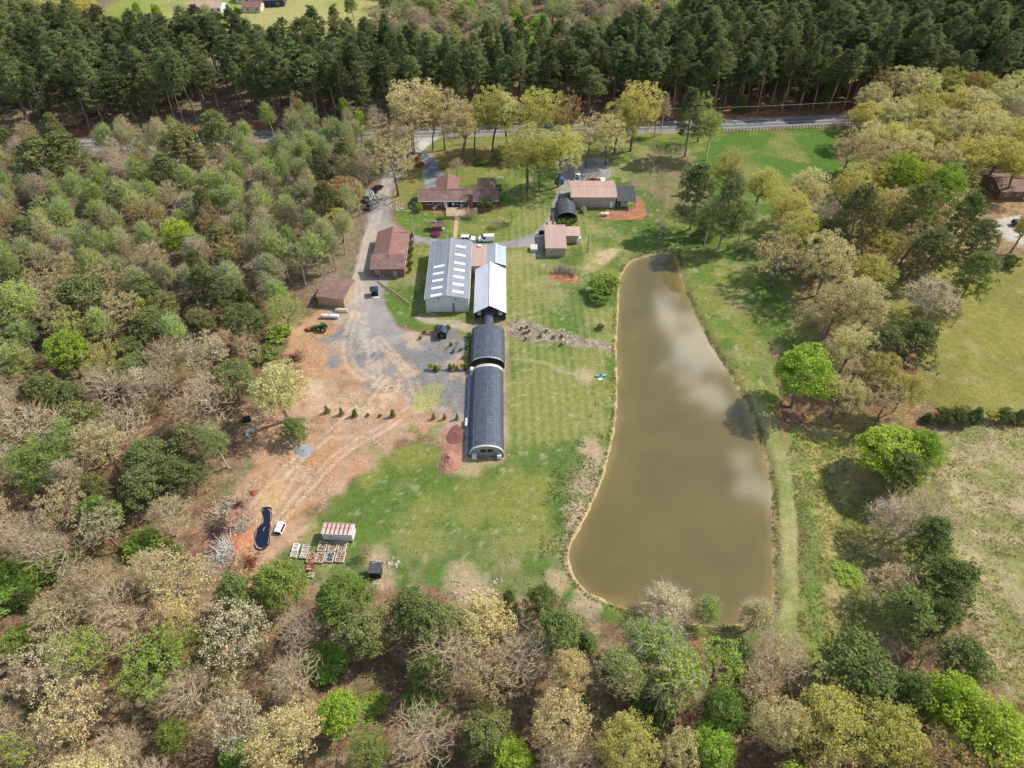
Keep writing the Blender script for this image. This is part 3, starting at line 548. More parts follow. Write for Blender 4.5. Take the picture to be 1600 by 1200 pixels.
LOOK = {'oak': 'broad tree with khaki spring buds', 'gold': 'broad golden budding tree', 'olive': 'broad yellow-olive leafing tree', 'sage': 'broad pale sage-green leafing tree', 'thinoak': 'open-crowned tree with khaki buds', 'thinolive': 'open-crowned tree with yellow-green leaves', 'rust': 'open-crowned orange-budded tree', 'rustoak': 'rounded orange-leafed tree', 'cream': 'cream-blossomed open tree',
        'bare': 'leafless pale-limbed tree', 'budbare': 'nearly leafless tree with brown buds', 'greenbare': 'nearly leafless tree with a few green leaves', 'maple': 'dense bright green tree', 'lime': 'dense lime-green tree', 'limethin': 'open lime-yellow tree', 'poplar': 'slender mid-green tree', 'fresh': 'slender bright green tree', 'mid': 'leafy mid-green tree', 'midoak': 'broad mid-green tree', 'dull': 'rounded dull olive-green tree', 'dullpop': 'slender dull olive tree',
        'sparse': 'slender grey-twigged tree with thin green leaf', 'sparseolive': 'slender grey-twigged tree with thin yellow leaf', 'greybare': 'slender grey-brown leafless tree', 'pine': 'tall dark green pine', 'edgepine': 'tall dark pine branched low down', 'bpine': 'broad dark olive pine', 'greenpine': 'broad mid-green pine', 'cedar': 'small dark conical cedar',
        'shrub': 'dark green shrub', 'oliveshrub': 'yellow-green shrub', 'greenshrub': 'mid-green shrub', 'redshrub': 'red azalea in bloom', 'pinkshrub': 'magenta azalea in bloom', 'bareshrub': 'leafless brown shrub', 'creamshrub': 'pale flowering shrub', 'budshrub': 'shrub with yellow-green buds'}
AUTO = []; TREES = []; _tc = [0]
def put_tree(species, x, y, h, w, label=None, group=None, zb=None, rz=None, auto=None):
    _tc[0] += 1; v = int(_h(np.array([_tc[0]]), np.array([3]), 5)[0] * 97)
    t, c, p = tree_meshes(species, v); shrubby = SP[species][0] in ('shrub', 'bareshrub')
    nm = NAMES.get(species, 'shrub' if shrubby else 'leafy_tree')
    z0 = float(hgt(np.array([x]), np.array([y]))[0]) - .05 if zb is None else zb
    r = empty(nm, (x, y, z0), random.uniform(0, 6.28) if rz is None else rz, label or LOOK[species], 'shrub' if shrubby else 'tree', group, scale=(w / p['W'] * random.uniform(.84, 1.12), w / p['W'] * random.uniform(.84, 1.12), h / p['H'])); r.rotation_euler.x = random.gauss(0, .045); r.rotation_euler.y = random.gauss(0, .045)
    link('stem' if shrubby else 'trunk', t, r); link('foliage' if shrubby else 'crown', c, r)
    TREES.append((x, y, w))
    if auto: AUTO.append((r, x, y, z0 + h * .7, h, label, auto))
    return r
DEFH = {'oak': 17, 'thin': 17, 'bare': 16, 'budbare': 15, 'maple': 14, 'poplar': 16, 'sparse': 16, 'pine': 23, 'edgepine': 22, 'bpine': 16, 'cedar': 7, 'shrub': 2, 'bareshrub': 2.5}
def tcrown(species, px, py, wpx, h=None, label=None, group=None, auto=None):
    """tree whose crown centre shows at pixel px, py and whose crown spans wpx photo pixels"""
    h = h or DEFH[SP[species][0]]; zc_ = h * (.68 if SP[species][0] not in ('shrub', 'bareshrub', 'cedar') else .5)
    x, y = at(px, py, zc_); return put_tree(species, x, y, h, wpx * mpp(x, y, zc_), label, group, auto=auto)
def tbase(species, px, py, wpx, h, label=None, group=None):
    x, y = at(px, py); return put_tree(species, x, y, h, wpx * mpp(x, y, h * .65), label, group)
# ---- trees one can single out: species, pixel, crown width in photo pixels, height, label
B = lambda s_, x_, y_, w_, h_, l_: tbase(s_, x_, y_, w_ * 1.25, h_, l_)
B('oak', 646, 240, 82, 25, 'tallest khaki budding tree at the mouth of the driveway by the road')
B('gold', 676, 235, 40, 22, 'golden budding tree with a dark leaning trunk beside the driveway mouth')
B('thinoak', 695, 234, 46, 24, 'thin brownish budding tree second along the roadside lawn from the driveway')
B('oak', 724, 255, 50, 23, 'twin-stemmed khaki tree in the middle of the front lawn')
B('thinolive', 741, 243, 40, 22, 'slim tree with straight bare trunk behind the twin-stemmed lawn tree')
B('olive', 769, 236, 55, 23, 'yellow-olive tree near the road above the holly bush')
B('sage', 792, 232, 60, 22, 'pale green tree at the roadside right of the front lawn')
B('olive', 840, 235, 70, 21, 'bright olive crown massed at the roadside behind the two driveway trees')
B('rust', 878, 236, 44, 22, 'brown-budded tree in the roadside row above the parking area')
B('olive', 824, 300, 72, 22, 'broad olive tree left of the driveway between the house and the barn')
B('thinolive', 842, 298, 38, 16, 'smaller open tree tucked under the broad olive tree')
B('gold', 873, 292, 62, 22, 'yellow-green tree standing on the round kerb by the blue car')
B('thinoak', 915, 261, 48, 20, 'sparse tree standing in the gravel parking area, left one')
B('sage', 946, 256, 42, 19, 'sparse tree standing at the edge of the gravel parking area, right one')
B('olive', 959, 240, 50, 19, 'yellow-leafed tree in the row beside the parking area')
B('gold', 985, 236, 64, 24, 'tall golden-crowned tree at the right end of the row by the parking area')
B('thinoak', 622, 306, 66, 20, 'open khaki tree leaning over the drive left of the brown house')
B('budbare', 633, 262, 40, 17, 'thin budding tree on the island between the two driveways')
B('budbare', 713, 280, 22, 8, 'small bare-stemmed tree behind the house garage wing')
B('thinoak', 600, 262, 50, 18, 'khaki tree on the forest side of the upper drive')
B('edgepine', 1070, 245, 42, 23, 'dark twin-trunked pine alone on the grass near the road')
B('fresh', 1103, 250, 42, 19, 'bright green slender tree right of the twin-trunked pine')
B('limethin', 1090, 222, 36, 18, 'bright green crown showing behind the twin-trunked pine')
tcrown('greenbare', 1045, 480, 2, 3) if False else None
T_ = tcrown
east = [('bpine',1092,292,48,20,'dark pine on the left edge of the grove above the pond'),('olive',1138,262,46,18,'yellow-green tree behind the dark pine above the pond'),('fresh',1112,335,50,17,'fresh green tree above the head of the pond'),
 ('bpine',1140,318,44,21,'dark pine among fresh green trees above the pond head'),('olive',1190,282,50,18,'golden-olive tree at the lower edge of the green pasture'),('poplar',1165,330,40,17,'green tree with bare trunks right of the pond-head pine'),
 ('sparse',1150,280,40,16,'thin green tree behind the pond-head pine'),('gold',1242,318,58,18,'golden tree left of the cream-leafed crown'),('sage',1272,292,66,18,'pale yellow crown bordering the pasture'),('cream',1297,338,44,17,'creamy white-leafed tree in the grove right of the pond'),
 ('gold',1330,290,56,17,'yellow budding tree below the pasture edge'),('bpine',1350,335,52,22,'tall dark pine in the middle of the right-hand grove'),('gold',1250,362,56,17,'golden tree with two dark trunks over brown litter'),('oak',1300,400,78,18,'wide khaki tree over the brown litter east of the pond'),
 ('thinoak',1225,395,60,15,'thin khaki tree casting spidery shadow east of the pond'),('sage',1352,475,84,17,'pale sage crown beside the sunlit field'),('oak',1310,478,56,14,'grey-brown budding tree left of the pale sage crown'),
 ('lime',1418,262,54,19,'bright lime-green tree at the right of the pasture'),('maple',1485,284,58,18,'bright green tree beside the right-hand house drive'),('greenpine',1440,320,56,20,'light green pine between the lime tree and the drive'),
 ('greenpine',1503,335,50,20,'leaning light green pine in front of the right-hand house'),('bpine',1460,385,52,15,'dark pine on the left of the opening to the sunlit field'),('bpine',1535,380,52,18,'dark pine by the parked cars at the right-hand house'),
 ('greenpine',1525,425,50,15,'green pine with reddish trunk at the field corner'),('greybare',1462,462,66,11,'rounded mauve leafless tree alone on the sunlit field'),('bpine',1432,525,66,15,'flat-topped dark pine with dead inner limbs by the sunlit field'),
 ('bpine',1388,528,50,15,'dark pine joined to the flat-topped pine on its left'),('maple',1262,570,82,17,'big bright green tree standing alone beside the pond dam'),('sage',1322,600,62,13,'pale grey-green tree right of the big bright green tree'),
 ('gold',1382,572,48,14,'golden top below the flat-topped pine'),('olive',1425,590,54,13,'yellow-green tree at the edge of the sunlit field'),('thinoak',1395,612,56,13,'brown twiggy tree over red litter below the field edge'),
 ('sage',1335,530,66,15,'pale tree behind the big bright green tree'),('lime',1395,692,92,12,'wide lime-green tree above the dam scrub'),('maple',1450,685,58,13,'bright green round tree at the left edge of the dry meadow'),
 ('greenpine',1415,722,70,11,'green pine under the wide lime tree'),('bare',1450,785,92,12,'leafless tree leaning toward the dry meadow'),('greybare',1400,800,60,10,'leafless tree over red litter in the dam scrub'),
 ('greenpine',1465,832,58,11,'small green pine leaning beside the leafless meadow tree'),('greenpine',1490,900,76,12,'dark green pine on the corner of the dry meadow'),('greenpine',1425,945,80,13,'round green pine left of the meadow corner'),
 ('greenpine',1480,950,56,11,'bright-topped green pine between its two larger neighbours'),('bare',1395,988,64,9,'dead mauve thicket tree below the round green pine'),('bare',1465,1010,62,9,'tangled leafless tree below the meadow corner'),
 ('greenpine',1515,1020,66,11,'dark spreading pine low on the meadow edge'),('greenpine',1350,1045,100,13,'wide green pine nearest the dam at lower right'),('greenpine',1415,1065,60,12,'green pine overlapping the wide pine on its right'),
 ('gold',1300,1120,110,15,'golden-brown budding tree near the bottom right'),('olive',1400,1150,110,15,'yellow-green budding tree near the bottom right corner'),('lime',1500,1080,90,14,'bright lime tree above the bottom right corner'),
 ('lime',1560,1130,130,15,'brightest lime-yellow tree in the bottom right corner'),('rust',1450,1180,90,14,'orange-brown budding tree at the bottom right edge'),('oak',1230,1130,80,15,'khaki tree at the bottom edge right of the green trees'),
 ('gold',1604,352,34,13,'golden crown in front of the right-hand house'),('shrub',1380,425,20,3,'dark bush at the grove edge by the sunlit field'),('shrub',1583,408,28,3,'dark round bush below the parked cars at right'),('creamshrub',1487,392,24,4,'white-flowering bush under the light green pine'),('creamshrub',1400,372,34,5,'pale blossoming bush beneath the tall grove pine'),
 ('cedar',1103,352,30,8,'dark evergreen at the foot of the trees above the pond')]
for a in east: T_(a[0], a[1], a[2], a[3] * (1.28 if a[4] > 10 else 1.1), a[4] * 1.06, a[5])
grove = [(1372,150,'sage',52),(1405,128,'sage',46),(1448,128,'sage',62),(1490,125,'olive',50),(1350,178,'olive',50),(1398,170,'sage',58),(1445,165,'gold',58),(1488,158,'gold',44),(1530,158,'sage',60),(1572,150,'sage',56),(1598,170,'bare',44),(1355,215,'oak',48),(1398,212,'gold',56),
 (1445,208,'olive',62),(1490,200,'sage',64),(1540,200,'sage',60),(1585,205,'olive',50),(1380,250,'oak',56),(1428,232,'sage',60),(1470,245,'oak',54),(1520,240,'gold',66),(1562,238,'gold',60),(1598,255,'gold',50),(1455,272,'olive',50),(1330,232,'thinoak',50),(1378,128,'rust',32),(1518,130,'rustoak',36),(1590,130,'sage',50),(1545,132,'olive',40)]
for px_, py_, s_k, w_k in grove: T_(s_k, px_, py_, w_k * 1.25, 17.5, LOOK[s_k], 'crowded grove at the upper right', auto='in the grove filling the upper right')
west = [('maple',98,540,78,15,'round bright green tree near the left edge of the wood'),('fresh',22,470,90,17,'large bright green tree cut by the left edge, upper'),('cream',322,548,78,16,'cream-budded tree with visible forked limbs in the left wood'),('cream',250,598,52,14,'smaller cream-budded tree left of the forked cream tree'),
 ('bpine',132,462,92,15,'largest broad dark pine inside the left wood'),('bpine',60,245,84,19,'dark pine cluster at the far left by the road'),('bpine',105,240,70,20,'dark spreading pine right of the far-left pine by the road'),('bpine',280,225,84,18,'dark pine against the road left of the drive'),('bpine',340,205,60,20,'tall dark pine overlapping the road'),
 ('bpine',260,265,60,16,'dark pine below the road in the left wood'),('rust',350,392,52,14,'orange-gold tree inside the left wood, lower of two'),('rust',325,345,50,14,'orange-gold tree inside the left wood, upper of two'),('lime',278,360,52,13,'bright yellow-green tree beside the orange pair'),('lime',222,478,26,10,'small bright yellow tree deep in the left wood'),
 ('bare',322,610,100,14,'pale leafless tree below the cream-budded tree'),('bare',160,592,92,15,'pale leafless tree right of the round bright green tree'),('bare',50,660,110,15,'leafless tree with long limbs at the left edge'),('bare',190,660,90,14,'leafless tree below the pale leafless pair'),
 ('sage',432,600,105,17,'broad khaki-green tree alone at the edge of the bare clay'),('greenpine',458,668,52,6,'dark evergreen bush at the foot of the broad khaki tree'),('limethin',440,480,56,13,'yellow-green tree at the corner of the bare clay by the tan shed'),('rustoak',535,292,66,11,'golden-brown bush-like tree left of the drive'),
 ('gold',530,345,50,11,'olive-gold tree at the wood edge beside the drive'),('cream',160,820,72,13,'pale yellow budding tree in the lower left wood'),('dull',140,760,60,12,'dark grey-green tree above the pale yellow budding tree'),('midoak',60,720,100,13,'green tree mass near the left edge above the leafless trees'),
 ('budbare',255,800,80,12,'mauve twiggy tree beside the brush heaps'),('cedar',270,855,30,7,'small dark evergreen beside the brush heaps'),('fresh',20,560,60,14,'bright green tree at the left edge beside the round bright green one'),('dull',380,500,70,14,'dark green tree mass left of the yellow-green corner tree'),('cedar',385,470,40,10,'dark evergreen in the wood above the clay corner')]
for a in west: T_(*a)
south = [('mid',432,905,84,13,'green tree at the clay edge left of the stacked benches'),('greenpine',368,925,66,11,'dark green tree left along the clay edge'),('mid',530,930,86,13,'leafy green tree hiding the lower benches'),('dull',565,975,92,13,'wide grey-green tree below the benches'),
 ('greenpine',650,950,70,12,'green tree right of the wide grey-green tree'),('dull',690,975,80,12,'grey-green tree beside the rubble patch'),('cedar',795,942,34,9,'dark evergreen beside the rubble patch'),('greenpine',845,935,50,10,'dark evergreen by the lower left shore of the pond'),('greenpine',880,985,76,14,'big dark-centred evergreen below the pond'),
 ('cream',375,985,112,15,'large pale cream budding tree right of centre in the lower left wood'),('cream',60,1045,90,14,'pale cream tree leaning left at the lower left edge'),('cream',370,1120,96,14,'pale budding tree below the large cream tree'),('mid',25,1000,56,8,'green shrubby tree at the left edge of the lower wood'),
 ('lime',528,1112,64,12,'single bright lime-yellow tree in the lower wood'),('midoak',575,1165,80,12,'bright green tree at the bottom edge right of the lime tree'),('oak',440,1150,110,15,'wide sandy budding tree at the bottom edge left of the lime tree'),('bare',700,1020,104,14,'leafless fan-shaped tree below the wide grey-green tree'),
 ('greenpine',665,1050,60,11,'dark olive evergreen below the fan-shaped leafless tree'),('bare',460,975,60,13,'leafless mauve tree between the cream tree and the green clump'),('thinoak',760,1060,88,14,'brown budding tree right of the dark olive evergreen'),('bare',660,1140,110,14,'tangled leafless tree at the bottom centre-left'),
 ('oak',875,1120,80,14,'khaki budding tree at bottom centre'),('gold',980,1160,90,14,'golden budding tree at the bottom below the pond'),('bare',880,1180,90,12,'white-limbed leafless tree at bottom centre'),('greenbare',975,1040,76,15,'pale-limbed tree just leafing below the pond'),
 ('poplar',1035,1010,100,13,'green tree at the bottom shore of the pond'),('fresh',1060,1060,90,13,'bright green tree below the pond shore'),('limethin',1130,1030,90,13,'yellow-leafed tree at the lower right shore of the pond'),('mid',1140,1105,70,13,'round deep green tree left of the bottom right grove'),
 ('maple',1115,1160,84,13,'green tree at the bottom edge under the round deep green one'),('sage',1060,1175,60,12,'pale green tree at the bottom edge'),('fresh',1110,945,46,9,'bright leafing willow in front of the pond water'),('sparseolive',1185,955,66,9,'fan-shaped leafing willow at the pond corner'),('greybare',1045,938,76,8,'grey twiggy bush hanging over the pond shore'),
 ('budbare',1185,1060,70,12,'brown leafless tree beside the dam track end'),('lime',800,1180,60,9,'bright yellow-green tree at the bottom edge centre'),('limethin',280,1000,60,12,'yellow-green crown in the lower left wood'),('mid',265,1140,50,8,'small green tree over red litter at lower left')]
for a in south: T_(a[0], a[1], a[2], a[3] * 1.15, *a[4:])
small = [('bareshrub',738,333,22,3,'brown leafless shrub beside the deck'),('bareshrub',776,349,24,3.2,'rounded mauve leafless shrub on the lower lawn'),('limethin',800,332,24,5,'small yellow budding tree on the lower lawn'),('shrub',777,245,18,5,'holly bush on the front lawn'),
 ('redshrub',656,256,15,1.4,'red azalea beside the asphalt drive'),('redshrub',651,248,9,1.2,'smaller red azalea above the large one'),('pinkshrub',681,366,17,.8,'magenta azalea in front of the little well house'),('greenshrub',655,324,10,3,'dark shrub at the left corner of the brown house'),
 ('shrub',762,316,32,4,'dark bush against the right front of the brown house'),('greenshrub',776,308,20,3,'bush at the right corner of the brown house'),('shrub',778,296,16,4,'evergreen beside the bedroom wing'),('greenshrub',690,338,12,1.6,'green shrub at the foot of the deck'),
 ('creamshrub',912,327,10,2,'pale flowering shrub at the corner of the long barn'),('greenshrub',944,446,54,4.5,'leafy thicket on the pond bank'),('greenshrub',938,462,34,3,'lower leafy thicket on the pond bank'),('shrub',938,510,14,1.5,'lone low bush on the lawn by the pond'),
 ('shrub',748,252,16,2,'low evergreen near the front lawn trees'),('greenshrub',756,254,14,1.5,'trailing shrub near the front lawn trees'),('oliveshrub',695,260,10,1.5,'low shrub by the lawn tree'),('bareshrub',570,862,30,4,'brown leafless bush right of the rusty trailer'),('bareshrub',470,552,26,3,'rust-brown brush at the clay edge')]
for a in small: T_(*a)
for i, px_ in enumerate((677, 695, 714)): tbase('cedar', px_, 655, 7, 2.0, 'small dark clipped cedar in the row of three by the long hoop house', 'three cedars by the long hoop house')
for px_, py_ in ((512,645),(534,648),(555,650),(614,651)): tbase('cedar', px_, py_, 10, 2.4, 'small young cedar in the row across the bare clay', 'young cedars across the bare clay')
for px_, py_ in ((575,650),(594,651)): tbase('shrub', px_, py_, 6, .8, 'tiny dark seedling in the cedar row across the clay', 'seedlings in the cedar row')
for i in range(6): tbase('shrub', 644 - i * .6, 372 + i * 10.6, 9, 1.7, 'clipped dark shrub along the east wall of the brown workshop', 'clipped shrubs by the brown workshop')
for i in range(7): put_tree(('cedar', 'shrub', 'shrub', 'cedar', 'oliveshrub', 'shrub', 'cedar')[i], *at(1452 + i * 23 + (i * 7) % 5, 650 + i * 1.4), 2.6 + (i * 5 % 4) * .5, 3.2 + (i * 3 % 4) * .6, 'dark evergreen in the hedge between sunlit field and dry meadow', 'hedge between the fields')
# ---- the rest of the woods, one tree at a time
CLEAR = [Z[n][0] for n in ('lawn', 'sunfield', 'meadow', 'drive', 'yard', 'clay', 'clay2', 'pasture', 'damtop', 'apron', 'farfield', 'rightdrive')] + [POND]
CLR = ['lawn', 'sunfield', 'meadow', 'drive', 'yard', 'clay', 'clay2', 'pasture', 'damtop', 'apron', 'farfield', 'rightdrive', 'pond']
HOLES = [poly([(118,210),(168,210),(185,300),(112,300)]), poly([(545,875),(645,875),(640,985),(560,985)]), poly([(1535,285),(1700,285),(1700,400),(1535,400)]), poly([(470,225),(400,225),(395,250),(440,262)])]
def fill(P, spacing, mix, hsc, place, seed, wsc=1.0, clear=2.5, skip=()):
    rg = np.random.default_rng(seed); P = np.array(P); lo, hi = P.min(0), P.max(0)
    g1, g2 = np.meshgrid(np.arange(lo[0], hi[0], spacing), np.arange(lo[1], hi[1], spacing * .87)); g1[1::2] += spacing / 2
    c = np.stack([g1.ravel(), g2.ravel()], 1) + rg.uniform(-.36, .36, (g1.size, 2)) * spacing
    ok = sdf(P, c[:, 0], c[:, 1]) > 0
    for nm, q in zip(CLR, CLEAR):
        if nm not in skip: ok &= sdf(q, c[:, 0], c[:, 1]) < -clear
    ok &= np.abs(c[:, 1] - np.interp(c[:, 0], ROADX, ROADY)) > 8
    names = [m[0] for m in mix]; ws = np.array([m[1] for m in mix], float)
    for q in HOLES: ok &= sdf(q, c[:, 0], c[:, 1]) < 0
    for x, y in c[ok]:
        T = np.array(TREES); w0 = rg.uniform(.85, 1.4) * spacing * 1.42 * wsc
        if len(T) and (np.hypot(T[:, 0] - x, T[:, 1] - y) < (T[:, 2] * .27 + w0 * .27)).any(): continue
        # patches of one kind
        q = ws * np.exp(2.2 * (np.array([float(fbm(np.array([x]), np.array([y]), 22, 300 + hash_s(n_), 2)[0]) for n_ in names]) - .5) * 3); q /= q.sum()
        s_k = names[rg.choice(len(names), p=q)]; sh_ = SP[s_k][0]; h = DEFH[sh_] * rg.uniform(.8, 1.15) * hsc; w = w0 * (.8 if sh_ in ('poplar', 'sparse') else 1.0)
        if sh_ in ('shrub', 'bareshrub', 'cedar'): w *= .6
        put_tree(s_k, x, y, h, w, LOOK[s_k], place[1], auto=place[0])
W1 = poly([(-330,250),(130,238),(400,226),(622,218),(604,270),(570,320),(553,370),(533,425),(490,440),(462,490),(380,500),(200,470),(-330,430)])
fill(W1, 5.7, [('sparse',26),('poplar',30),('greybare',15),('dullpop',7),('sparseolive',9),('fresh',15),('bpine',7),('rust',1),('budbare',5)], .95, ('in the upper left wood', 'trees of the upper left wood'), 1, clear=.8)
W2 = poly([(-330,430),(200,470),(380,500),(462,490),(440,530),(420,580),(372,640),(368,720),(320,790),(-330,790)])
fill(W2, 6.5, [('dull',30),('bpine',20),('greybare',9),('bare',9),('budbare',9),('thinoak',8),('poplar',16),('thinolive',7),('cedar',5)], .85, ('in the middle left wood', 'trees of the middle left wood'), 2)
W3 = poly([(-400,790),(320,790),(305,850),(322,930),(420,925),(480,935),(600,935),(600,1420),(-400,1420)])
fill(W3, 6.4, [('bare',28),('budbare',26),('thinoak',24),('oak',12),('limethin',4),('cream',4),('cedar',3),('mid',3),('greenshrub',6)], .8, ('in the lower left wood', 'trees of the lower left wood'), 3, clear=1.5)
W4 = poly([(600,950),(700,985),(800,990),(900,1000),(1000,1005),(1200,1040),(1260,1080),(1290,1420),(600,1420)])
fill(poly([(1330,780),(1420,740),(1480,860),(1500,1000),(1340,1030),(1320,900)]), 7.5, [('limethin',5),('budbare',8),('greenpine',7),('bare',8),('greenshrub',8),('thinoak',5)], .6, ('in the belt below the dam', 'tree belt below the dam'), 14, clear=.5)
fill(W4, 6.2, [('bare',18),('budbare',22),('thinoak',18),('oak',10),('greenbare',12),('maple',5),('cedar',5),('dull',5),('greenshrub',4)], .75, ('in the bottom wood below the pond', 'trees of the bottom wood'), 4, clear=1.5)
W5 = poly([(1260,1075),(1340,1050),(1480,1060),(1560,1090),(1900,1180),(1900,1420),(1290,1420)])
fill(W5, 6.5, [('olive',14),('lime',14),('thinoak',14),('greenpine',10),('rust',8),('bare',8)], .78, ('in the bottom right wood', 'trees of the bottom right wood'), 5)
E1_ = poly([(1340,215),(1350,199),(1900,185),(1900,330),(1620,290),(1540,275),(1450,290),(1370,280)])
fill(E1_, 9.5, [('sage',20),('gold',14),('oak',14),('olive',10)], .9, ('in the grove filling the upper right beside the road', 'crowded grove at the upper right'), 6, skip=('pasture',))
E2_ = poly([(1200,400),(1250,330),(1380,300),(1470,310),(1500,400),(1440,425),(1370,450),(1350,500),(1430,590),(1430,640),(1330,650),(1290,560),(1260,470)])
fill(E2_, 8.5, [('sage',14),('thinoak',22),('gold',8),('bpine',8),('olive',8)], .85, ('in the grove right of the pond', 'grove right of the pond'), 7, clear=1.5, skip=('lawn', 'pasture'))
E3_ = poly([(1620,290),(1900,290),(1900,440),(1640,400)]); fill(E3_, 9, [('bpine',14),('gold',12)], 1, ('beyond the right edge by the house drive', 'trees right of the house drive'), 8)
# understory along the woods
for P_, sp_, sd_ in ((W2, 9, 21), (W3, 9, 22), (W4, 9, 23)):
    T0 = list(TREES); TREES.clear()
    fill(P_, 10.5, [('greenshrub',4),('bareshrub',10),('shrub',3),('budshrub',4)], 1.2, ('growing on the litter under the left and lower woods', 'undergrowth shrubs of the woods'), sd_, wsc=.7, clear=1)
    TREES += T0
# far hardwoods behind the pines, and pines beyond the road
FARH = poly([(575,60),(600,105),(650,124),(760,130),(900,116),(1010,88),(1085,30),(1160,-22),(600,-22)])
fill(FARH, 8.2, [('sparse',14),('greybare',18),('maple',6),('dull',12),('thinoak',10),('fresh',8)], .9, ('in the far wood behind the pines', 'far hardwoods behind the pines'), 9)
for a in (('maple',726,12,40,16,'bright green tree far behind the pines, left of the middle'),('maple',1008,10,26,15,'bright lime-green tree far behind the pines at the top'),('cream',281,9,26,9,'white blossoming tree beside the far tan-roofed house'),('maple',211,10,16,10,'green tree on the edge of the far left field'),('maple',244,16,18,10,'green tree left of the far tan-roofed house'),('dull',549,4,24,12,'dark tree in the far bright field'),('sage',320,10,18,8,'pale tree in front of the far tan-roofed house')): T_(*a)
FARL = poly([(-300,46),(60,40),(170,40),(175,-15),(-300,-15)]); fill(FARL, 11, [('sage',10),('sparse',10),('olive',6)], .9, ('in the far upper left corner', 'far hardwoods at the upper left'), 10)
PINES = poly([(-360,212),(0,214),(400,202),(650,194),(1000,186),(1335,174),(1900,160),(1900,-12),(1170,-20),(1090,30),(1010,95),(900,122),(760,136),(650,132),(560,112),(480,110),(400,106),(300,104),(230,98),(150,84),(60,70),(-360,66)])
rg = np.random.default_rng(55); lo, hi = PINES.min(0), PINES.max(0); sp_ = 6.6
g1, g2 = np.meshgrid(np.arange(lo[0], hi[0], sp_), np.arange(lo[1], hi[1], sp_ * .87)); g1[1::2] += sp_ / 2
c = np.stack([g1.ravel(), g2.ravel()], 1) + rg.uniform(-.33, .33, (g1.size, 2)) * sp_
c = c[sdf(PINES, c[:, 0], c[:, 1]) > 1.5]
thin = fbm(c[:, 0], c[:, 1], 26, 90, 3); left = sstep(-60, -110, c[:, 0]); keep = rg.uniform(0, 1, len(c)) > (.10 + left * .38 * (thin > .45)); c = c[keep]
dfront = c[:, 1] - np.interp(c[:, 0], ROADX, ROADY); vis = (np.abs(c[:, 0]) < (c[:, 1] * .71 + 85) * .76)
order = np.argsort(np.where(vis, c[:, 1] + .15 * dfront, 1e6)); first = c[order[:290]]; rest = c[order[290:]]
protos = []
for i, (x, y) in enumerate(first):
    s_k = 'edgepine' if (i % 4 == 0) else 'pine'
    r = put_tree(s_k, x, y, rg.uniform(17, 27), rg.uniform(6.6, 10.5), LOOK[s_k], 'pines of the plantation beyond the road', auto='in the front ranks beyond the road')
    if s_k == 'pine' and len(protos) < 8 and r.children[1].data.name not in [q.children[1].data.name for q in protos]: protos.append(r)
for px_, py_, s_k in ((110,190,'creamshrub'),(150,170,'creamshrub'),(650,160,'greybare'),(540,165,'maple'),(470,172,'maple'),(420,175,'fresh'),(460,168,'rust'),(655,175,'budbare'),(1040,165,'greybare'),(1160,160,'cedar'),(1290,150,'cedar'),(1420,100,'cedar'),(560,190,'lime'),(190,205,'fresh'),(230,215,'sparse'),(275,195,'fresh')):
    tcrown(s_k, px_, py_, 24, None if 'shrub' not in s_k else 4, LOOK[s_k] + ' at the roadside edge of the pine plantation', 'roadside growth by the plantation')
# remaining pines: one mass, instanced on points
pm = bpy.data.meshes.new('pine_forest'); pm.from_pydata([(x, y, 0) for x, y in rest], [], [])
pf = tag(link('pine_forest', pm), 'dense dark pine plantation receding beyond the road', 'pine forest', kind='stuff')
ng = bpy.data.node_groups.new('scatter_pines', 'GeometryNodeTree'); ng.interface.new_socket('Geometry', in_out='INPUT', socket_type='NodeSocketGeometry'); ng.interface.new_socket('Geometry', in_out='OUTPUT', socket_type='NodeSocketGeometry')
gi, go = ng.nodes.new('NodeGroupInput'), ng.nodes.new('NodeGroupOutput'); gl = ng.links
g2i = ng.nodes.new('GeometryNodeGeometryToInstance')
for pr in protos[:5]:
    jg = ng.nodes.new('GeometryNodeJoinGeometry')
    for ch in pr.children:
        oi = ng.nodes.new('GeometryNodeObjectInfo'); oi.inputs['Object'].default_value = ch; oi.transform_space = 'ORIGINAL'; gl.new(oi.outputs['Geometry'], jg.inputs[0])
    one = ng.nodes.new('GeometryNodeGeometryToInstance'); gl.new(jg.outputs[0], one.inputs[0])
    if pr is protos[0]: jj = ng.nodes.new('GeometryNodeJoinGeometry')
    gl.new(one.outputs[0], jj.inputs[0])
iop = ng.nodes.new('GeometryNodeInstanceOnPoints'); gl.new(gi.outputs[0], iop.inputs['Points']); gl.new(jj.outputs[0], iop.inputs['Instance']); iop.inputs['Pick Instance'].default_value = True
def rnd(dt, lo_, hi_, seed):
    n = ng.nodes.new('FunctionNodeRandomValue'); n.data_type = dt; n.inputs['Seed'].default_value = seed
    if dt == 'INT': n.inputs[4].default_value = lo_; n.inputs[5].default_value = hi_; return n.outputs[2]
    n.inputs[0].default_value = lo_; n.inputs[1].default_value = hi_; return n.outputs[0]
gl.new(rnd('INT', 0, 4, 3), iop.inputs['Instance Index'])
gl.new(rnd('FLOAT_VECTOR', (0, 0, 0), (.05, .05, 6.28), 4), iop.inputs['Rotation']); gl.new(rnd('FLOAT_VECTOR', (1.0, 1.0, .74), (1.55, 1.55, 1.17), 5), iop.inputs['Scale'])
gl.new(iop.outputs[0], go.inputs[0]); pf.modifiers.new('scatter', 'NODES').node_group = ng
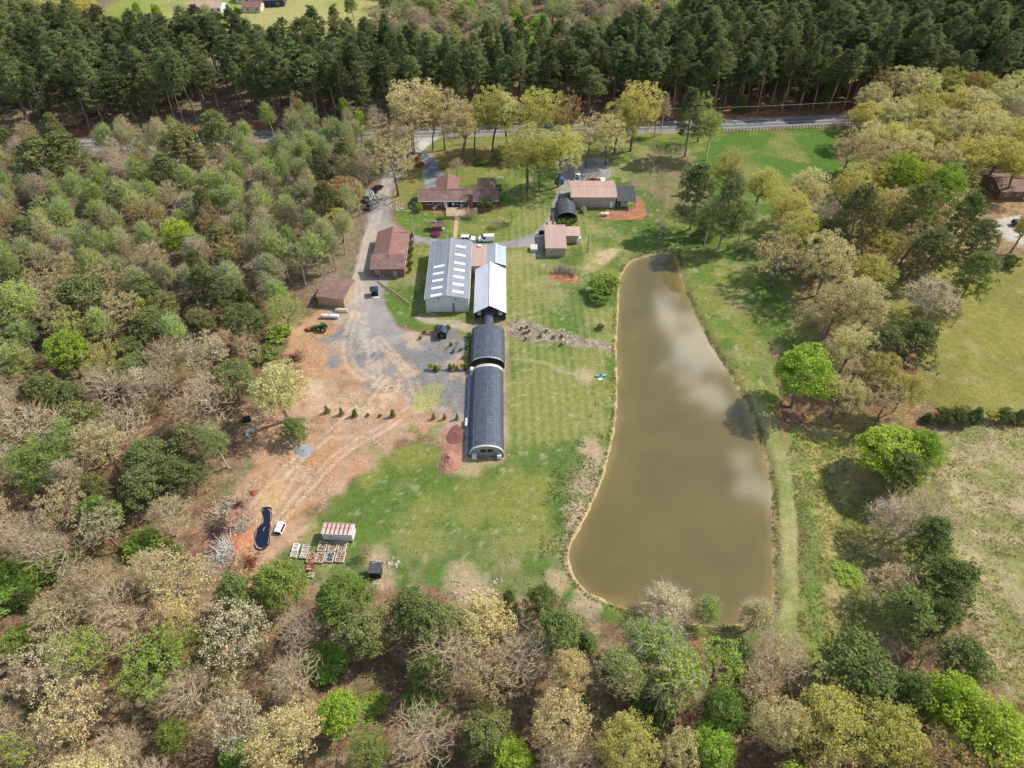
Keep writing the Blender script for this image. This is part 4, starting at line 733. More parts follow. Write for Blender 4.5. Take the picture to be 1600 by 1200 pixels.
# every tree of the woods is told by its looks and by the nearest thing one can find
LAND = [('tan-walled shed', 525, 460), ('brown workshop', 608, 390), ('black car on the drive', 590, 297), ('round bright green tree', 98, 540), ('forked cream-budded tree', 322, 540), ('largest dark inner pine', 132, 462), ('visible gap of road', 145, 228), ('dark far-left pines', 60, 245), ('bright yellow-green tree by the orange pair', 278, 360), ('orange-gold pair', 338, 370), ('big tree at the left edge', 22, 470),
 ('bare clay corner', 440, 500), ('lone khaki tree on the clay', 432, 600), ('lined pool', 410, 825), ('pale brush heap', 352, 862), ('timber benches', 500, 875), ('black shed', 582, 890), ('rubble patch', 740, 922), ('large pale cream tree', 375, 985), ('lone lime tree', 528, 1112), ('fan-shaped leafless tree', 700, 1020), ('big evergreen below the pond', 880, 985), ('pond shore willows', 1110, 945), ('yellow-leafed shore tree', 1130, 1030), ('pale tree at the lower left edge', 60, 1045), ('pale yellow budding tree', 160, 820), ('bottom left corner', 20, 1180), ('left edge bare tree', 50, 660), ('pale leafless pair', 240, 600), ('mauve twiggy tree', 255, 800), ('dark green tree mass', 380, 500),
 ('bottom centre golden tree', 980, 1160), ('brightest lime tree', 1560, 1130), ('wide pine by the dam', 1350, 1045), ('wide lime-green tree', 1395, 692), ('big bright green tree', 1262, 570), ('golden tree over litter', 1250, 362), ('flat-topped pine', 1432, 525), ('right-hand house', 1565, 290), ('lime tree by the pasture', 1418, 262), ('right end of the road', 1330, 187), ('twin-trunked roadside pine', 1070, 200), ('wooden roadside pole', 1026, 195), ('golden tree of the roadside row', 985, 170), ('front lawn trees', 740, 190), ('tallest roadside tree', 640, 165), ('driveway mouth', 660, 215), ('road pine by the wood', 340, 205), ('far tan-roofed house', 320, 15), ('far bright field', 480, 15), ('upper left corner', 20, 20), ('top of the far wood', 900, 15), ('upper right corner', 1580, 20)]
def project(x, y, z_):
    c_, s_ = math.cos(PITCH), math.sin(PITCH); dpt = y * c_ + (CAMH - z_) * s_; return 800 + FPX * x / dpt, 600 - FPX * (y * s_ - (CAMH - z_) * c_) / dpt
byl = {}
for (r, x, y, z_, h, look, place) in AUTO:
    px_, py_ = project(x, y, z_); d_ = [math.hypot(px_ - a[1], (py_ - a[2]) * 1.15) for a in LAND]; a = LAND[int(np.argmin(d_))]; dx, dy = px_ - a[1], py_ - a[2]
    if not (-40 < px_ < 1640 and -40 < py_ < 1240): r['label'] = look + ' ' + place; continue
    v_ = 'above' if dy < 0 else 'below'; h_ = 'left of' if dx < 0 else 'right of'
    w_ = v_ if abs(dy) > 2.2 * abs(dx) else h_ if abs(dx) > 2.2 * abs(dy) else (v_ + ' ' + h_); byl.setdefault(look + ' ' + w_ + ' the ' + a[0], []).append((px_, py_, r))
ORD = ['leftmost', 'second from left', 'third from left', 'fourth from left', 'fifth from left', 'sixth from left', 'seventh from left', 'eighth from left', 'ninth from left', 'tenth from left', 'eleventh from left', 'twelfth from left']
for lab, L_ in byl.items():
    L_.sort(key=lambda t: t[0])
    for i, (_, _, r) in enumerate(L_):
        t = lab if len(L_) == 1 else lab + (', left one' if i == 0 else ', right one') if len(L_) == 2 else lab + ', ' + ORD[min(i, 11)]
        if len(t.split()) > 16: t = t.replace('slender ', '').replace('nearly ', '').replace('visible ', '')
        r['label'] = ' '.join(t.split()[:16])
print('TREES', len(TREES), 'pines rest', len(rest), 'protos', len(protos))
# ================================================================ BUILDINGS
AX = .012                                   # the farm's long axis, a hair off the camera's
M_ = {'metalroof': mat('grey_metal_roof', (.30, .32, .36), .45, .3, .1, .5, .4, streak=(1, .15, 1), dirt=((.23, .235, .25), .35, .55)), 'seam': mat('roof_seam', (.42, .44, .47), .45, .3), 'sky': mat('skylight_panel', (.80, .81, .80), .4, 0, .04),
      'whitewall': mat('white_metal_wall', (.62, .63, .60), .6, 0, .08, .6, streak=(1, 1, .2)), 'cream': mat('cream_metal_wall', (.60, .57, .46), .6), 'dark': mat('dark_opening', (.02, .02, .022), .6), 'brownroof': mat('brown_shingle_roof', (.235, .125, .105), .8, 0, .2, 1.2, dirt=((.29, .18, .155), .5, .56)),
      'brownroof2': mat('aged_brown_roof', (.22, .135, .115), .8, 0, .2, .6, dirt=((.30, .20, .17), .4, .55)), 'tanroof': mat('tan_metal_roof', (.50, .35, .29), .5, .1, .1, .5, streak=(1, .2, 1), dirt=((.42, .31, .26), .6, .57)), 'brick': mat('brown_brick', (.22, .125, .085), .85, 0, .25, 2.5), 'tan': mat('tan_metal_wall', (.45, .33, .22), .7, 0, .1, .8),
      'tan2': mat('beige_metal_wall', (.42, .34, .26), .65, 0, .07, .8), 'white': mat('white_enamel', (.80, .80, .79), .4, 0, .05, 1, .5), 'glass': mat('window_glass', (.03, .035, .045), .12, 0, .1, 1, .6), 'poly': mat('black_shade_film', (.085, .10, .13), .36, 0, .25, .8, .5, dirt=((.16, .175, .20), .9, .56)),
      'hoop': mat('galvanised_hoop', (.20, .22, .26), .4, .4), 'whitefilm': mat('white_greenhouse_film', (.70, .73, .76), .45, 0, .08, .5, .4, streak=(1, .3, 1), dirt=((.58, .61, .62), .5, .57)), 'bluemetal': mat('blue_grey_metal_roof', (.48, .54, .60), .4, .3, .08, 1), 'wood': mat('weathered_wood', (.42, .31, .20), .85, 0, .2, 2, streak=(1, .2, 1)), 'paleWood': mat('pale_deck_wood', (.52, .42, .30), .85, 0, .15, 2),
      'slate': mat('dark_slate_roof', (.075, .08, .09), .6, 0, .2, 1, dirt=((.14, .14, .15), .8, .56)), 'navy': mat('dark_blue_metal', (.045, .06, .10), .4, .2, .15), 'conc': mat('concrete', (.46, .43, .38), .85, 0, .15, 1.5), 'steel': mat('bare_steel', (.5, .51, .52), .35, .7, .1), 'black': mat('black_rubber', (.02, .02, .022), .7, 0, .1),
      'rust': mat('rusty_roof', (.60, .52, .50), .6, .1, .1, 1, dirt=((.33, .10, .06), .55, .48)), 'rustdark': mat('rust_brown', (.26, .085, .05), .85, 0, .25, 2), 'green': mat('tractor_green', (.04, .12, .03), .4, 0, .1), 'yellow': mat('wheel_yellow', (.62, .45, .05), .5, 0, .1), 'teal': mat('teal_hull', (.16, .47, .40), .35, 0, .08, 1, .5),
      'pole': mat('utility_pole_wood', (.26, .2, .15), .9, 0, .2), 'palepole': mat('pale_pole', (.55, .52, .47), .7, 0, .1), 'liner': mat('blue_black_liner', (.012, .015, .034), .15, 0, .3, 1.5, .6), 'tarp': mat('blue_grey_film', (.22, .25, .33), .4, 0, .2, 1.2, .4), 'blue': mat('blue_paint', (.06, .16, .42), .3, .1, .05, 1, .6), 'redbrown': mat('maroon_paint', (.20, .05, .04), .35, .1, .05, 1, .6),
      'blackpaint': mat('black_paint', (.02, .022, .03), .22, .1, .05, 1, .7), 'silver': mat('grey_paint', (.25, .26, .28), .3, .3, .05), 'lamp': mat('lamp_lens', (.7, .68, .6), .2, 0, .05), 'tail': mat('tail_lens', (.4, .02, .02), .3), 'dirtfill': mat('potting_soil', (.24, .15, .10), .95, 0, .3, 3), 'clayred': mat('heaped_red_clay', (.42, .18, .09), .95, 0, .25, 1.2, bump=.6),
      'mulch': mat('heaped_mulch', (.36, .19, .135), .95, 0, .2, 1.5, bump=.6), 'thatch': mat('grey_brush', (.21, .165, .13), .95, 0, .35, 2.5, bump=.5), 'stone': mat('field_stone', (.34, .30, .25), .9, 0, .3, 1.5), 'palestone': mat('pale_rubble', (.55, .49, .40), .9, 0, .2, 1.5), 'path': mat('tan_paver', (.50, .36, .22), .85, 0, .15, 2), 'gravelgrey': mat('grey_gravel_heap', (.28, .285, .31), .95, 0, .15, 3),
      'greenhouseglass': mat('cloudy_end_sheet', (.33, .36, .34), .3, 0, .1, 1, .5)}
def bld(name, x, y, rz, label, cat='building', group=None): return empty(name, (x, y, 0), rz, label, cat, group)
def gable_body(root, W, L, eh, rh, m, axis='y', name='wall'):
    """walls with gable ends; ridge runs along axis; local origin at the corner"""
    mb = MB()
    if axis == 'y': mb.prism([(0, -.05), (W, -.05), (W, eh), (W / 2, rh), (0, eh)], 0, L, 'y')
    else: mb.prism([(0, -.05), (L, -.05), (L, eh), (L / 2, rh), (0, eh)], 0, W, 'x')
    return mb.build(name, m, root)
def slope(mb, a, b, c, d, th=.1):
    """roof slab: top face a b c d, given counter-clockwise from above"""
    P = [Vector(p) for p in (a, b, c, d)]; n = (P[1] - P[0]).cross(P[2] - P[0]).normalized()
    if n.z < 0: n = -n
    Q = [p - n * th for p in P]; mb.face(P); mb.face(Q[::-1])
    for i in range(4): mb.face([P[i], Q[i], Q[(i + 1) % 4], P[(i + 1) % 4]])
def gable_roof(root, W, L, eh, rh, m, axis='y', oh=.3, th=.12, seams=0, seam_m=None, name='roof', ox=0, oy=0):
    k = (rh - eh) / ((W if axis == 'y' else L) / 2); lo = eh - k * oh + th + .02; hi = rh + th + .02; mb = MB()
    if axis == 'y':
        slope(mb, (ox - oh, oy - oh, lo), (ox + W / 2, oy - oh, hi), (ox + W / 2, oy + L + oh, hi), (ox - oh, oy + L + oh, lo), th); slope(mb, (ox + W / 2, oy - oh, hi), (ox + W + oh, oy - oh, lo), (ox + W + oh, oy + L + oh, lo), (ox + W / 2, oy + L + oh, hi), th)
    else:
        slope(mb, (ox - oh, oy - oh, lo), (ox + W + oh, oy - oh, lo), (ox + W + oh, oy + L / 2, hi), (ox - oh, oy + L / 2, hi), th); slope(mb, (ox - oh, oy + L / 2, hi), (ox + W + oh, oy + L / 2, hi), (ox + W + oh, oy + L + oh, lo), (ox - oh, oy + L + oh, lo), th)
    mats = [m, seam_m or m]; mb.cur = 1
    if seams:
        if axis == 'y':
            n = int(L / seams)
            for i in range(n + 1):
                y = oy + L * i / n
                for s in (0, 1):
                    x0, x1 = (ox - oh, ox + W / 2) if s == 0 else (ox + W / 2, ox + W + oh); z0, z1 = (lo, hi) if s == 0 else (hi, lo)
                    slope(mb, (x0, y - .04, z0 + .05), (x1, y - .04, z1 + .05), (x1, y + .04, z1 + .05), (x0, y + .04, z0 + .05), .05)
        else:
            n = int(W / seams)
            for i in range(n + 1):
                x = ox + W * i / n
                for s in (0, 1):
                    y0, y1 = (oy - oh, oy + L / 2) if s == 0 else (oy + L / 2, oy + L + oh); z0, z1 = (lo, hi) if s == 0 else (hi, lo)
                    slope(mb, (x - .04, y0, z0 + .05), (x + .04, y0, z0 + .05), (x + .04, y1, z1 + .05), (x - .04, y1, z1 + .05), .05)
    # ridge cap
    if axis == 'y': mb.box(ox + W / 2 - .18, ox + W / 2 + .18, oy - oh, oy + L + oh, hi - .03, hi + .05)
    else: mb.box(ox - oh, ox + W + oh, oy + L / 2 - .18, oy + L / 2 + .18, hi - .03, hi + .05)
    return mb.build(name, mats, root)
_wm = {}
def window(root, x, y, z, w, h, face='s', fm='white', gm='glass', name='window'):
    """window proud of a wall whose outside looks s(outh) / n / e / w: frame and pane"""
    key = (w, h, fm)
    if key not in _wm:
        t = .09; mb = MB()
        for a in ((-w / 2, -w / 2 + t, -h / 2, h / 2), (w / 2 - t, w / 2, -h / 2, h / 2), (-w / 2 + t, w / 2 - t, h / 2 - t, h / 2), (-w / 2 + t, w / 2 - t, -h / 2, -h / 2 + t), (-.03, .03, -h / 2 + t, h / 2 - t)): mb.box(a[0], a[1], -.09, 0, a[2], a[3])
        pane = MB().box(-w / 2 + t, w / 2 - t, -.04, -.005, -h / 2 + t, h / 2 - t)
        _wm[key] = (mb.mesh('window_frame', M_[fm]), pane.mesh('pane', M_[gm]))
    a, b = _wm[key]; o = link(name, a, root, (x, y, z)); o.rotation_euler.z = {'s': 0, 'e': R(90), 'n': R(180), 'w': R(-90)}[face]; link('pane', b, o); return o
def door(root, x, y, w, h, m, face='s', name='door'):
    mb = MB().box(-w / 2, w / 2, -.06, -.003, 0, h); o = mb.build(name, M_[m], root, loc=(x, y, 0)); o.rotation_euler.z = {'s': 0, 'e': R(90), 'n': R(180), 'w': R(-90)}[face]
    MB().box(w / 2 - .16, w / 2 - .08, -.10, -.062, h * .45, h * .5).build('handle', M_['steel'], o); return o
# A: long grey metal building with skylights
A = bld('warehouse', -22.75, 148.1, AX, 'long grey metal-roofed shop with two columns of white skylights')
W, Lh, EH, RH = 11.3, 26.6, 4.3, 5.5
gable_body(A, W, Lh, EH, RH, M_['whitewall']); gable_roof(A, W, Lh, EH, RH, M_['metalroof'], oh=.22, seams=.95, seam_m=M_['seam'])
k_ = (RH - EH) / (W / 2)
purl = MB()
for s in (-1, 1):
    for d_ in (1.1, 2.2, 3.3, 4.4):
        xm = W / 2 + s * d_; zz = RH - k_ * d_ + .16; purl.box(xm - .03, xm + .03, -.2, Lh + .2, zz, zz + .06)
purl.build('lap_joint', M_['seam'], A)
slm = {}
for s, ys in ((1, [at(700, y_, 5)[1] - 148.1 for y_ in (386, 399, 412, 422.5, 433.5, 445, 456.5)]), (-1, [at(700, y_, 5)[1] - 148.1 for y_ in (416.5, 427.5, 438.5, 450, 461.5)])):
    for y_ in ys:
        x0, x1 = W / 2 + s * 1.35, W / 2 + s * 4.3; mb = MB(); z0, z1 = RH - k_ * 1.35 + .20, RH - k_ * 4.3 + .20
        slope(mb, (0, -.5, 0), (x1 - x0, -.5, z1 - z0), (x1 - x0, .5, z1 - z0), (0, .5, 0), .05)
        if s not in slm: slm[s] = mb.mesh('skylight', M_['sky'])
        link('skylight', slm[s], A, (x0, y_, z0))
for x_ in (2.1, 9.3): window(A, x_, -.01, 3.3, 1.15, .8, 's', 'cream', 'cream', 'louvre_vent')
for x_ in (3.4, 7.7): MB().tube([(x_, 0, 4.6), (x_ + .1, -.5, 4.7), (x_ + .25, -.9, 4.3)], .09, 6).build('gooseneck_light', M_['slate'], A)
MB().box(7.15, 7.45, -.2, -.01, 0, 3.0).build('downpipe', M_['slate'], A); MB().tube([(-.1, .4, .1), (.3, -.5, .12), (.9, -.8, .12)], .09, 6).build('drain_hose', M_['white'], A)
MB().box(-.35, -.225, -.2, Lh + .2, EH - .14, EH + .02).build('gutter', M_['whitewall'], A)
MB().box(W + .225, W + .35, -.2, Lh + .2, EH - .14, EH + .02).build('gutter', M_['whitewall'], A)
door(A, 9.0, 0, 1.0, 2.1, 'whitewall'); MB().box(-.5, -.005, 21, 21.8, 2.2, 2.9).build('wall_fan', M_['white'], A)
# E: small brown-roofed link
E_ = bld('utility_shed', -11.15, 164.4, AX, 'small flat brown-roofed room between the grey shop and the blue-grey roof')
MB().box(0, 3.7, 0, 9.4, -.05, 3.3).build('wall', M_['tan'], E_); mb = MB(); slope(mb, (-.1, -.3, 3.45), (3.9, -.3, 3.45), (3.9, 9.7, 3.75), (-.1, 9.7, 3.75), .12); mb.build('roof', M_['tanroof'], E_)
mb = MB()
for i in range(1, 4): slope(mb, (-.1 + i, -.3, 3.47 + .03 * 0), (-.04 + i, -.3, 3.47), (-.04 + i, 9.7, 3.78), (-.1 + i, 9.7, 3.78), .05)
mb.build('roof_seam', M_['tanroof'], E_); door(E_, 1.6, 0, .95, 2.1, 'tan2'); window(E_, 3.0, 0, 1.8, .8, .9, 's')
MB().box(1.4, 2.4, 8.6, 9.3, 3.8, 4.2).build('roof_unit', M_['white'], E_)
# F: blue-grey roofed bay with separate panels
F_ = bld('greenhouse_bay', -7.15, 165.5, AX, 'short greenhouse bay roofed in blue-grey sheets behind the white greenhouse')
gable_body(F_, 5.3, 9.2, 2.6, 3.5, M_['tan2']); kf = .9 / 2.65; pms = []
for s in (-1, 1):
    mb = MB(); x1 = s * 2.85; slope(mb, (0, 0, 0), (x1, 0, -kf * 2.85), (x1, 1.02, -kf * 2.85), (0, 1.02, 0), .06); slope(mb, (0, 1.02, .05), (x1, 1.02, -kf * 2.85 + .05), (x1, 1.14, -kf * 2.85 + .05), (0, 1.14, .05), .05); pms.append(mb.mesh('roof_panel', M_['bluemetal']))
for i in range(8):
    for s in (0, 1): link('roof_panel', pms[s], F_, (2.65, -.1 + i * 1.18, 3.62))
MB().box(2.5, 2.8, -.2, 9.4, 3.62, 3.72).build('ridge_cap', M_['white'], F_); door(F_, 4.3, 0, 1.0, 2.0, 'dark')
# B: white film greenhouse
B_ = bld('white_greenhouse', -9.9, 144.6, AX, 'white-skinned gabled greenhouse with an open dark south gable', 'greenhouse')
W, Lh = 8.3, 19.2
for x_ in (0.02, W - .1): MB().box(x_, x_ + .08, 0, Lh, 0, 2.5).build('side_wall', M_['greenhouseglass'], B_)
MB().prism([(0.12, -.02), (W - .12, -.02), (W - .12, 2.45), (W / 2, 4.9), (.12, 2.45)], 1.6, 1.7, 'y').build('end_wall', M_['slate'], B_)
MB().prism([(0.12, -.02), (W - .12, -.02), (W - .12, 2.45), (W / 2, 4.9), (.12, 2.45)], Lh - .3, Lh - .2, 'y').build('end_wall', M_['greenhouseglass'], B_)
gable_roof(B_, W, Lh, 2.5, 4.9, M_['whitefilm'], oh=.12, th=.08)
for x_ in (1.3, 6.9): MB().box(x_ - .5, x_ + .5, .9, 1.55, 1.0, 2.0).build('vent_box', M_['white'], B_)
for i in range(7):
    mb = MB(); y_ = .1 + i * 3.15
    mb.tube([(.1, y_, 2.45), (W / 2, y_, 4.82), (W - .1, y_, 2.45)], .04, 4); mb.build('rafter', M_['hoop'], B_)
MB().prism([(.1, 2.35), (W - .1, 2.35), (W - .1, 2.48), (.1, 2.48)], .05, .15, 'y').build('tie_beam', M_['hoop'], B_)
def arch(w, h, n=14, r0=0.0):
    """half-ellipse on short side walls, as (x, z)"""
    return [(w / 2 - (w / 2) * math.cos(math.pi * i / n), r0 + (h - r0) * math.sin(math.pi * i / n) ** .85) for i in range(n + 1)]
def hoophouse(name, x, y, W, Lh, H, n, label, film='poly', rib='hoop', th=.06, side=1.0, rz=AX):
    o = bld(name, x, y, rz, label, 'greenhouse'); A1, A2 = arch(W, H, 14, side), arch(W - .16, H - .09, 14, side); A2 = [(a + .08, b) for a, b in A2]
    mb = MB()
    prof = [(0, -.02)] + A1 + [(W, -.02)]; inn = [(.08, -.02)] + A2 + [(W - .08, -.02)]
    for i in range(len(prof) - 1):
        a, b, c, d = prof[i], prof[i + 1], inn[i + 1], inn[i]
        mb.face([(a[0], 0, a[1]), (b[0], 0, b[1]), (b[0], Lh, b[1]), (a[0], Lh, a[1])]); mb.face([(d[0], 0, d[1]), (d[0], Lh, d[1]), (c[0], Lh, c[1]), (c[0], 0, c[1])])
        for yy in (0, Lh): mb.face([(a[0], yy, a[1]), (b[0], yy, b[1]), (c[0], yy, c[1]), (d[0], yy, d[1])])
    mb.build('cover_film', M_[film], o, smooth=False)
    hm = MB().tube([(a, 0, b) for a, b in [(-.02, 0)] + [(p[0] + (.03 if p[0] > W / 2 else -.03), p[1] + .03) for p in A1] + [(W + .02, 0)]], .045, 4, False).mesh('hoop', M_[rib])
    for i in range(n + 1): link('hoop', hm, o, (0, Lh * i / n, 0))
    for fx in (.25, .5, .75):
        p = A1[int(14 * fx)]; MB().box(p[0] - .04, p[0] + .04, 0, Lh, p[1] + .0, p[1] + .07).build('purlin', M_[rib], o)
    return o, A1, A2
# C: north black hoop house, D: long black hoop house
Cc, a1, a2 = hoophouse('hoop_house', -10.15, 126.3, 8.3, 12.3, 3.7, 14, 'wider black-skinned hoop house just below the white greenhouse')
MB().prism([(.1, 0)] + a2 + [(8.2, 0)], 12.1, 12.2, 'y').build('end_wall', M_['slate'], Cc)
mb = MB(); prof = a1; 
for i in range(2, 13):
    a, b = prof[i], prof[i + 1]; mb.face([(a[0], -.25, a[1] + .06), (b[0], -.25, b[1] + .06), (b[0], .2, b[1] + .06), (a[0], .2, a[1] + .06)])
mb.build('end_band', M_['steel'], Cc)
# dark covered passage between the white greenhouse and the hoop house
Pp = bld('covered_passage', -7.2, 138.7, AX, 'narrow dark arched tunnel linking the white greenhouse to the hoop house', 'passage')
ap = arch(2.4, 2.4, 8, 1.2); mb = MB(); pr = [(0, 0)] + ap + [(2.4, 0)]
for i in range(len(pr) - 1): mb.face([(pr[i][0], 0, pr[i][1]), (pr[i + 1][0], 0, pr[i + 1][1]), (pr[i + 1][0], 7.4, pr[i + 1][1]), (pr[i][0], 7.4, pr[i][1])])
mb.build('cover_film', M_['poly'], Pp); hm = MB().tube([(a, 0, b + .03) for a, b in pr], .035, 4, False).mesh('hoop', M_['hoop'])
for i in range(6): link('hoop', hm, Pp, (0, i * 1.45, 0))
Dd, a1, a2 = hoophouse('hoop_house', -9.15, 98.3, 7.3, 25.6, 3.6, 34, 'long black-skinned hoop house ending in a glazed south gable')
mb = MB()
for i in range(14):
    a, b = a1[i], a1[i + 1]; mb.face([(a[0], 24.9, a[1] + .08), (b[0], 24.9, b[1] + .08), (b[0], 25.75, b[1] + .08), (a[0], 25.75, a[1] + .08)])
mb.build('white_end_cover', M_['palepole'], Dd)
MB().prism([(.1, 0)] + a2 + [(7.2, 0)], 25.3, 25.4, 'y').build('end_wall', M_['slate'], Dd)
MB().prism([(.1, 0)] + a2 + [(7.2, 0)], .35, .45, 'y').build('end_wall', M_['greenhouseglass'], Dd)
mb = MB(); o2 = arch(7.5, 3.75, 14, 1.0); i2 = arch(7.05, 3.56, 14, .95)
for i in range(14):
    a, b, c, d = o2[i], o2[i + 1], i2[i + 1], i2[i]
    a, b, c, d = (a[0] - .1, a[1]), (b[0] - .1, b[1]), (c[0] + .2, c[1]), (d[0] + .2, d[1]); mb.face([(a[0], -.1, a[1]), (b[0], -.1, b[1]), (c[0], -.1, c[1]), (d[0], -.1, d[1])]); mb.face([(a[0], -.1, a[1]), (a[0], .3, a[1]), (b[0], .3, b[1]), (b[0], -.1, b[1])])
mb.build('gable_trim', M_['palepole'], Dd)
for x_ in (2.95, 4.45): window(Dd, x_, .34, 1.75, 1.15, .8, 's', 'slate', 'dark', 'exhaust_fan')
for x_ in (1.0, 6.4): MB().box(x_ - .5, x_ + .5, -.75, .3, .15, 1.15).build('vent_box', M_['white'], Dd)
for x_ in (1.9, 3.7, 5.5): MB().box(x_ - .05, x_ + .05, .25, .345, 0, 3.2).build('gable_post', M_['steel'], Dd)
MB().box(1.0, 6.3, .22, .344, 1.1, 1.2).build('gable_rail', M_['steel'], Dd)
# rolled blue-grey side sheet lying along the west wall
mb = MB(); rg = np.random.default_rng(3); n = 46; L_, Rr = [], []
for i in range(n + 1): L_.append((-10.25 + .28 * rg.normal() * .6 - .012 * i * .56, 99.0 + i * .56 - .3)); Rr.append((-9.4 - .007 * i * .56, 99.0 + i * .56 - .3))
for i in range(n):
    q = [(*L_[i], .12), ((L_[i][0] + Rr[i][0]) / 2, L_[i][1], .32 + .1 * math.sin(i * 1.7)), (*Rr[i], .25)]; q2 = [(*L_[i + 1], .12), ((L_[i + 1][0] + Rr[i + 1][0]) / 2, L_[i + 1][1], .32 + .1 * math.sin((i + 1) * 1.7)), (*Rr[i + 1], .25)]
    for a in range(2): mb.face([q[a], q[a + 1], q2[a + 1], q2[a]])
    mb.face([(L_[i][0], L_[i][1], 0), q[0], q2[0], (L_[i + 1][0], L_[i + 1][1], 0)])
tag(mb.build('side_sheet', M_['tarp']), 'crumpled blue-grey sheet lying along the long hoop house', 'plastic sheet')
# G: brown workshop
G_ = bld('workshop', -39.3, 163.6, .02, 'brown-roofed gabled workshop west of the grey shop with a hipped south end')
MB().prism([(0, -.05), (9.0, -.05), (9.0, 3.0), (4.5, 4.7), (0, 3.0)], 3.7, 18.2, 'y').box(0, 9, 0, 3.69, -.05, 2.95).build('wall', M_['brick'], G_); W, Lh = 9.0, 18.2; k2 = 1.7 / 4.5
mb = MB(); e = 3.0 - k2 * .35 + .12; h_ = 4.82
slope(mb, (-.35, 3.6, e), (4.5, 3.6, h_), (4.5, 18.6, h_), (-.35, 18.6, e)); slope(mb, (4.5, 3.6, h_), (9.35, 3.6, e), (9.35, 18.6, e), (4.5, 18.6, h_)); mb.box(4.35, 4.65, 3.6, 18.6, 4.78, 4.88); mb.build('roof', M_['brownroof'], G_)
mb = MB(); slope(mb, (-.45, -.45, 2.98), (9.45, -.45, 2.98), (9.3, 4.3, 4.86), (-.3, 4.3, 4.86)); mb.prism([(0, 2.96), (3.9, 2.96), (3.9, 4.55)], -.2, -.1, 'x'); mb.prism([(0, 2.96), (3.9, 2.96), (3.9, 4.55)], 9.1, 9.2, 'x'); mb.box(-.1, 9.1, 3.9, 4.0, 2.96, 4.6); mb.build('lean_to_roof', M_['brownroof2'], G_)
for p_ in ((3.2, 13.2), (2.0, 8.0), (1.2, 7.6), (6.9, 4.2), (6.0, 12.5)): MB().tube([(p_[0], p_[1], 3.9), (p_[0], p_[1], 5.0 - abs(4.5 - p_[0]) * k2 + .15)], .1, 6).build('vent_pipe', M_['conc'], G_)
for x_ in (2.2, 3.0): MB().box(x_, x_ + .35, -.35, -.01, 0, .9).build('gas_bottle', M_['conc'], G_)
door(G_, 6.4, 0, 1.0, 2.1, 'tan2'); window(G_, 1.6, 0, 1.7, 1.1, 1.0)
for y_ in (3, 7.5, 12, 16): window(G_, 9.0, y_, 1.7, 1.2, 1.0, 'e')
MB().box(-.3, -.08, -.3, 18.4, 2.72, 2.86).build('gutter', M_['white'], G_); MB().box(9.08, 9.3, -.3, 18.4, 2.72, 2.86).build('gutter', M_['white'], G_)
# H: tan shed, turned
hz = math.atan2(150.0 - 151.4, -45.0 + 52.2)
H_ = bld('storage_shed', -52.1, 151.3, hz, 'tan-walled shed with a plain brown roof at the wood edge')
gable_body(H_, 7.4, 8.4, 2.9, 3.5, M_['tan'], 'x'); mb = MB(); slope(mb, (-.3, -.3, 2.98), (7.7, -.3, 2.98), (7.7, 4.2, 3.62), (-.3, 4.2, 3.62)); slope(mb, (-.3, 4.2, 3.62), (7.7, 4.2, 3.62), (7.7, 8.7, 2.98), (-.3, 8.7, 2.98)); mb.build('roof', M_['brownroof2'], H_); door(H_, 7.4, 3.0, 2.6, 2.2, 'tan', 'e', 'roller_door'); MB().box(.1, .25, -.12, -.01, 0, 2.9).build('corner_trim', M_['paleWood'], H_)
tag(MB().obox((-45.5, 148.4, .25), (1.8, .55, .22), -.12).obox((-45.4, 148.5, .6), (1.7, .4, .12), -.1).build('lumber_stack', M_['paleWood']), 'pale lumber stack on the ground against the tan shed', 'lumber')
# I: main house
I_ = bld('brown_house', -29.3, 200.6, .01, 'brown-roofed brick house with two wings and a wooden deck', 'house')
EHh = 2.9
MB().box(0, 24.6, 0, 6.9, -.05, EHh).build('wall', M_['brick'], I_)
MB().box(5.2, 11.8, 6.91, 13.4, -.05, EHh).build('garage_wall', M_['brick'], I_); MB().box(18.4, 23.9, 6.91, 13.2, -.05, EHh).build('wing_wall', M_['brick'], I_)
gable_roof(I_, 24.6, 6.9, EHh, 4.5, M_['brownroof2'], 'x', oh=.55, name='roof')
mb = MB(); kk = 1.6 / 3.3
def wing(mb, x0, x1, y0, y1, rz_, hip):
    xm = (x0 + x1) / 2; oh = .5; lo = EHh - .2; mb_ = mb
    yh = y1 + oh - (2.6 if hip else 0)
    slope(mb_, (x0 - oh, y0, lo + .14), (xm, y0, rz_), (xm, yh, rz_), (x0 - oh, y1 + oh, lo + .14)); slope(mb_, (xm, y0, rz_), (x1 + oh, y0, lo + .14), (x1 + oh, y1 + oh, lo + .14), (xm, yh, rz_))
    if hip: mb_.face([(x0 - oh, y1 + oh, lo + .14), (xm, yh, rz_), (x1 + oh, y1 + oh, lo + .14)])
    mb_.box(xm - .15, xm + .15, y0, yh, rz_ - .04, rz_ + .05)
wing(mb, 5.2, 11.8, 3.2, 13.4, 4.56, False); mb.build('garage_roof', M_['brownroof'], I_)
MB().prism([(5.2, EHh), (11.8, EHh), (8.5, 4.4)], 13.1, 13.35, 'y').build('garage_gable', M_['brick'], I_)
mb = MB(); wing(mb, 18.4, 23.9, 3.2, 13.2, 4.42, True); mb.build('wing_roof', M_['brownroof2'], I_)
MB().box(15.6, 17.0, -1.0, -.02, 0, 5.3).build('chimney', M_['brick'], I_)
for x_, w_ in ((3.2, 1.8), (6.4, 1.2), (12.0, 1.9), (14.0, 1.2), (19.0, 1.4), (22.4, 1.4)): window(I_, x_, 0, 1.8, w_, 1.2)
